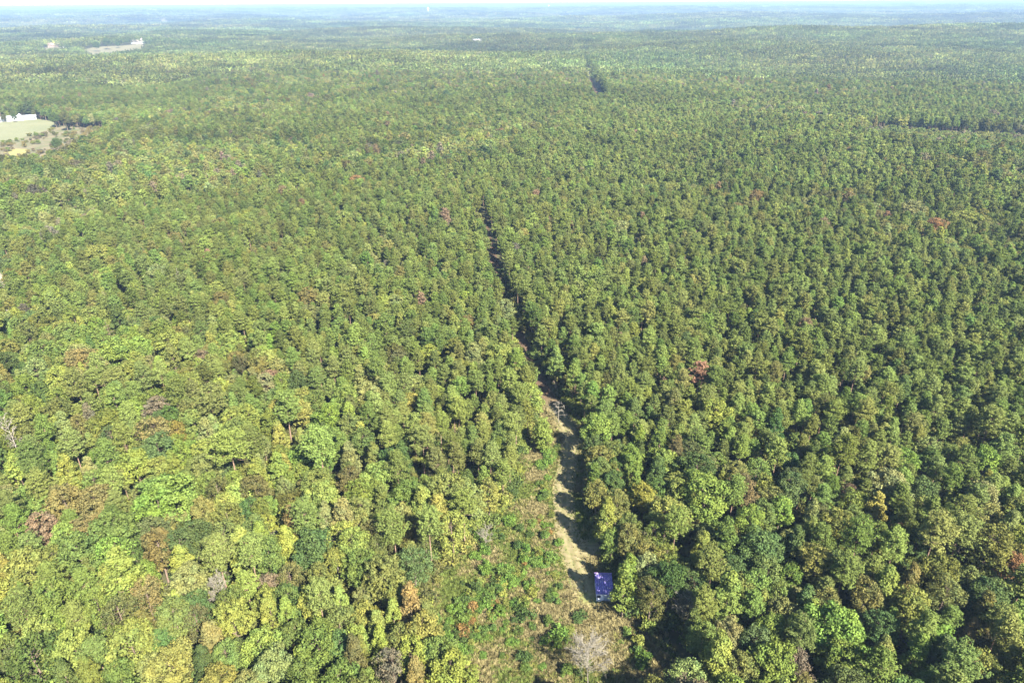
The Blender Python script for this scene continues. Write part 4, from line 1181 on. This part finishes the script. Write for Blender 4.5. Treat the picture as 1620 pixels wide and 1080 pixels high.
lit = link('fallen_leaves', make_mesh('fallen_leaves', Vl, Fl, [plain('fallen_leaf', (0.50, 0.44, 0.42), 0.9)]), shed); lit['kind'] = 'stuff'

# ------------------------------------------------------------------ far houses
def gable(name, parent, lo, hi, rise, mat, over=0.5, axis='x'):
    x0, y0, z0 = lo; x1, y1 = hi
    x0 -= over; x1 += over; y0 -= over; y1 += over
    if axis == 'x':
        ym = (y0 + y1) / 2
        V = [[x0, y0, z0], [x1, y0, z0], [x1, y1, z0], [x0, y1, z0], [x0, ym, z0 + rise], [x1, ym, z0 + rise]]
        q = np.array([[0, 1, 5, 4], [2, 3, 4, 5], [0, 3, 2, 1]]); t = np.array([[0, 4, 3], [1, 2, 5]])
    else:
        xm = (x0 + x1) / 2
        V = [[x0, y0, z0], [x1, y0, z0], [x1, y1, z0], [x0, y1, z0], [xm, y0, z0 + rise], [xm, y1, z0 + rise]]
        q = np.array([[1, 2, 5, 4], [3, 0, 4, 5], [0, 3, 2, 1]]); t = np.array([[0, 1, 4], [2, 3, 5]])
    return link(name, make_mesh(name, np.array(V, float), [q, t], [mat]), parent)
def house(u, v, rotz, label, wings, wall_m, roof_m, lift=0.4):
    e = bpy.data.objects.new('house', None); C.objects.link(e)
    p = at(u, v); e.location = (p.x, p.y, p.z + lift); e.rotation_euler = (0, 0, rotz)
    tag(e, label, 'house', 'far houses')
    for (x0, x1, y0, y1, h, rise, ax, nw) in wings:
        part('wall', e, (x0, y0, -1.0), (x1, y1, h), wall_m)
        gable('roof', e, (x0, y0, h + 0.01), (x1, y1), rise, roof_m, 0.6, ax)
        for k in range(nw):
            xc = x0 + (x1 - x0) * (k + 0.5) / nw
            w = part('window', e, (xc - 0.7, y0 - 0.08, 1.0), (xc + 0.7, y0 - 0.004, 2.3), M['glass'])
            part('sill', w, (xc - 0.85, y0 - 0.16, 0.85), (xc + 0.85, y0 - 0.005, 0.995), M['white_wall'])
    return e
az_l = math.atan2(-540, 770)
house(14, 193, -az_l * 0.9, 'long white house with a raised middle gable behind the pale pasture', [(-22, 8, 0, 10, 3.2, 2.2, 'x', 7), (8.01, 14, -1, 11, 3.8, 3.0, 'y', 2), (14.01, 26, 1, 9, 3.0, 2.0, 'x', 4)], M['white_wall'], M['white_roof'])
house(218, 70.5, 0.35, 'far house with a white gable and grey-brown roof beside the hay field', [(-16, 6, 0, 14, 4, 5.5, 'x', 4), (6.01, 17, -2, 15, 6, 8, 'y', 2)], M['white_wall'], M['brown_roof'], 2)
house(85, 76, 0.3, 'far pinkish-roofed house left of the hay field', [(-13, 13, 0, 15, 4.5, 5.5, 'x', 4)], M['brick'], M['pink_roof'], 2)
house(104, 76.5, 0.2, 'small far pale outbuilding right of the pinkish-roofed house', [(-6, 6, 0, 9, 3.5, 2.5, 'x', 2)], M['white_wall'], M['white_roof'], 2)
house(755, 67.5, 0.1, 'tiny far white building below the dark pine clump', [(-14, 14, 0, 12, 4.5, 3, 'x', 4)], M['white_wall'], M['white_roof'], 2)

# water towers on the skyline
def lathe(prof, n=20):
    prof = np.array(prof, float); a = np.linspace(0, 2 * np.pi, n, endpoint=False)
    V = np.stack([prof[:, 0:1] * np.cos(a), prof[:, 0:1] * np.sin(a), np.repeat(prof[:, 1:2], n, 1)], -1).reshape(-1, 3)
    i = np.arange(n); j = (i + 1) % n
    return V, np.concatenate([np.stack([r * n + i, r * n + j, (r + 1) * n + j, (r + 1) * n + i], 1) for r in range(len(prof) - 1)])
def tower(u, dist, top_v, wid, label):
    dx, dy, dz = ray(u, 14); t = dist / math.hypot(dx, dy)
    x, y = dx * t, dy * t; g0 = float(hgt(x, y))
    tx_, ty_, tz_ = ray(u, top_v); H = CAM_H + tz_ / math.hypot(tx_, ty_) * dist - g0
    e = bpy.data.objects.new('water_tower', None); C.objects.link(e); e.location = (x, y, g0)
    tag(e, label, 'water tower', 'water towers on the skyline')
    r_ = wid / 2; b = H - wid * 0.95
    V, F = lathe([(r_ * 0.32, -2), (r_ * 0.26, b * 0.3), (r_ * 0.26, b)], 16); link('column', make_mesh('column', V, F, [M['tower']], smooth=True), e)
    V, F = lathe([(r_ * 0.2, b - 0.2), (r_ * 0.75, b + wid * 0.12), (r_, b + wid * 0.38), (r_ * 0.97, b + wid * 0.6), (r_ * 0.6, b + wid * 0.86), (0.1, b + wid * 0.95)], 24); link('tank', make_mesh('tank', V, F, [M['tower']], smooth=True), e)
    return H
print('tower heights', tower(677, 7200, 12.5, 17, 'white water tower on the skyline left of centre'), tower(868, 11000, 8.0, 18, 'fainter white water tower on the skyline right of centre'))

# trees in the pastures
for k, (u, v, w, fi, cn, words) in enumerate([(8, 194, 7, 3, 'dark olive', 'small dark tree before the long white house, near the left edge'), (25, 194, 7, 0, 'dark green', 'small dark tree before the middle gable of the white house'),
        (90, 203, 14, 3, 'dark green', 'dark round tree at the corner of the pale pasture'), (108, 208, 16, 0, 'dark olive', 'grey-green tree right of the pasture corner'), (93, 241, 13, 3, 'dark green', 'dark shrubby tree in the brown field'),
        (155, 83, 9, 3, 'dark green', 'dark tree in the far hay field'), (172, 80, 10, 0, 'blue-green', 'larger dark tree in the far hay field'), (188, 77.5, 6, 3, 'dark green', 'small dark tree at the upper end of the far hay field')]):
    form = BROAD[fi]; p = at(u, v); dist = math.hypot(p.x, p.y); s = w * dist / 1150 / (2 * form['R'])
    place_tree('broadleaf_tree', form, p, s, s, k * 1.3, PAL[cn], words, 'tree', 'field trees')

# ------------------------------------------------------------------ haze
top = max(CAM_H + 4, float(GV[:, 2].max()) + 45)
bot = float(GV[:, 2].min()) - 1.0
hz = link('haze', boxmesh('haze', (-43000, -43000, bot), (43000, 43000, top), M['tower']))
hz.data.materials.clear()
hm, nt, N, L = new_mat('haze_air')
pv = N.new('ShaderNodeVolumePrincipled')
pv.inputs['Color'].default_value = (*HAZE_COLOR, 1)
pv.inputs['Density'].default_value = HAZE_DENSITY
pv.inputs['Anisotropy'].default_value = 0.0
o = N.new('ShaderNodeOutputMaterial'); L.new(pv.outputs[0], o.inputs['Volume'])
hz.data.materials.append(hm)
tag(hz, 'pale blue haze in the air over the whole forest', 'haze', kind='stuff')
print('COUNTS chosen', len(chosen), 'single', single.sum(), 'mid', n2, 'groves', len(GP), 'shrubs', len(SH), 'grass', len(tx), 'haze', bot, top)
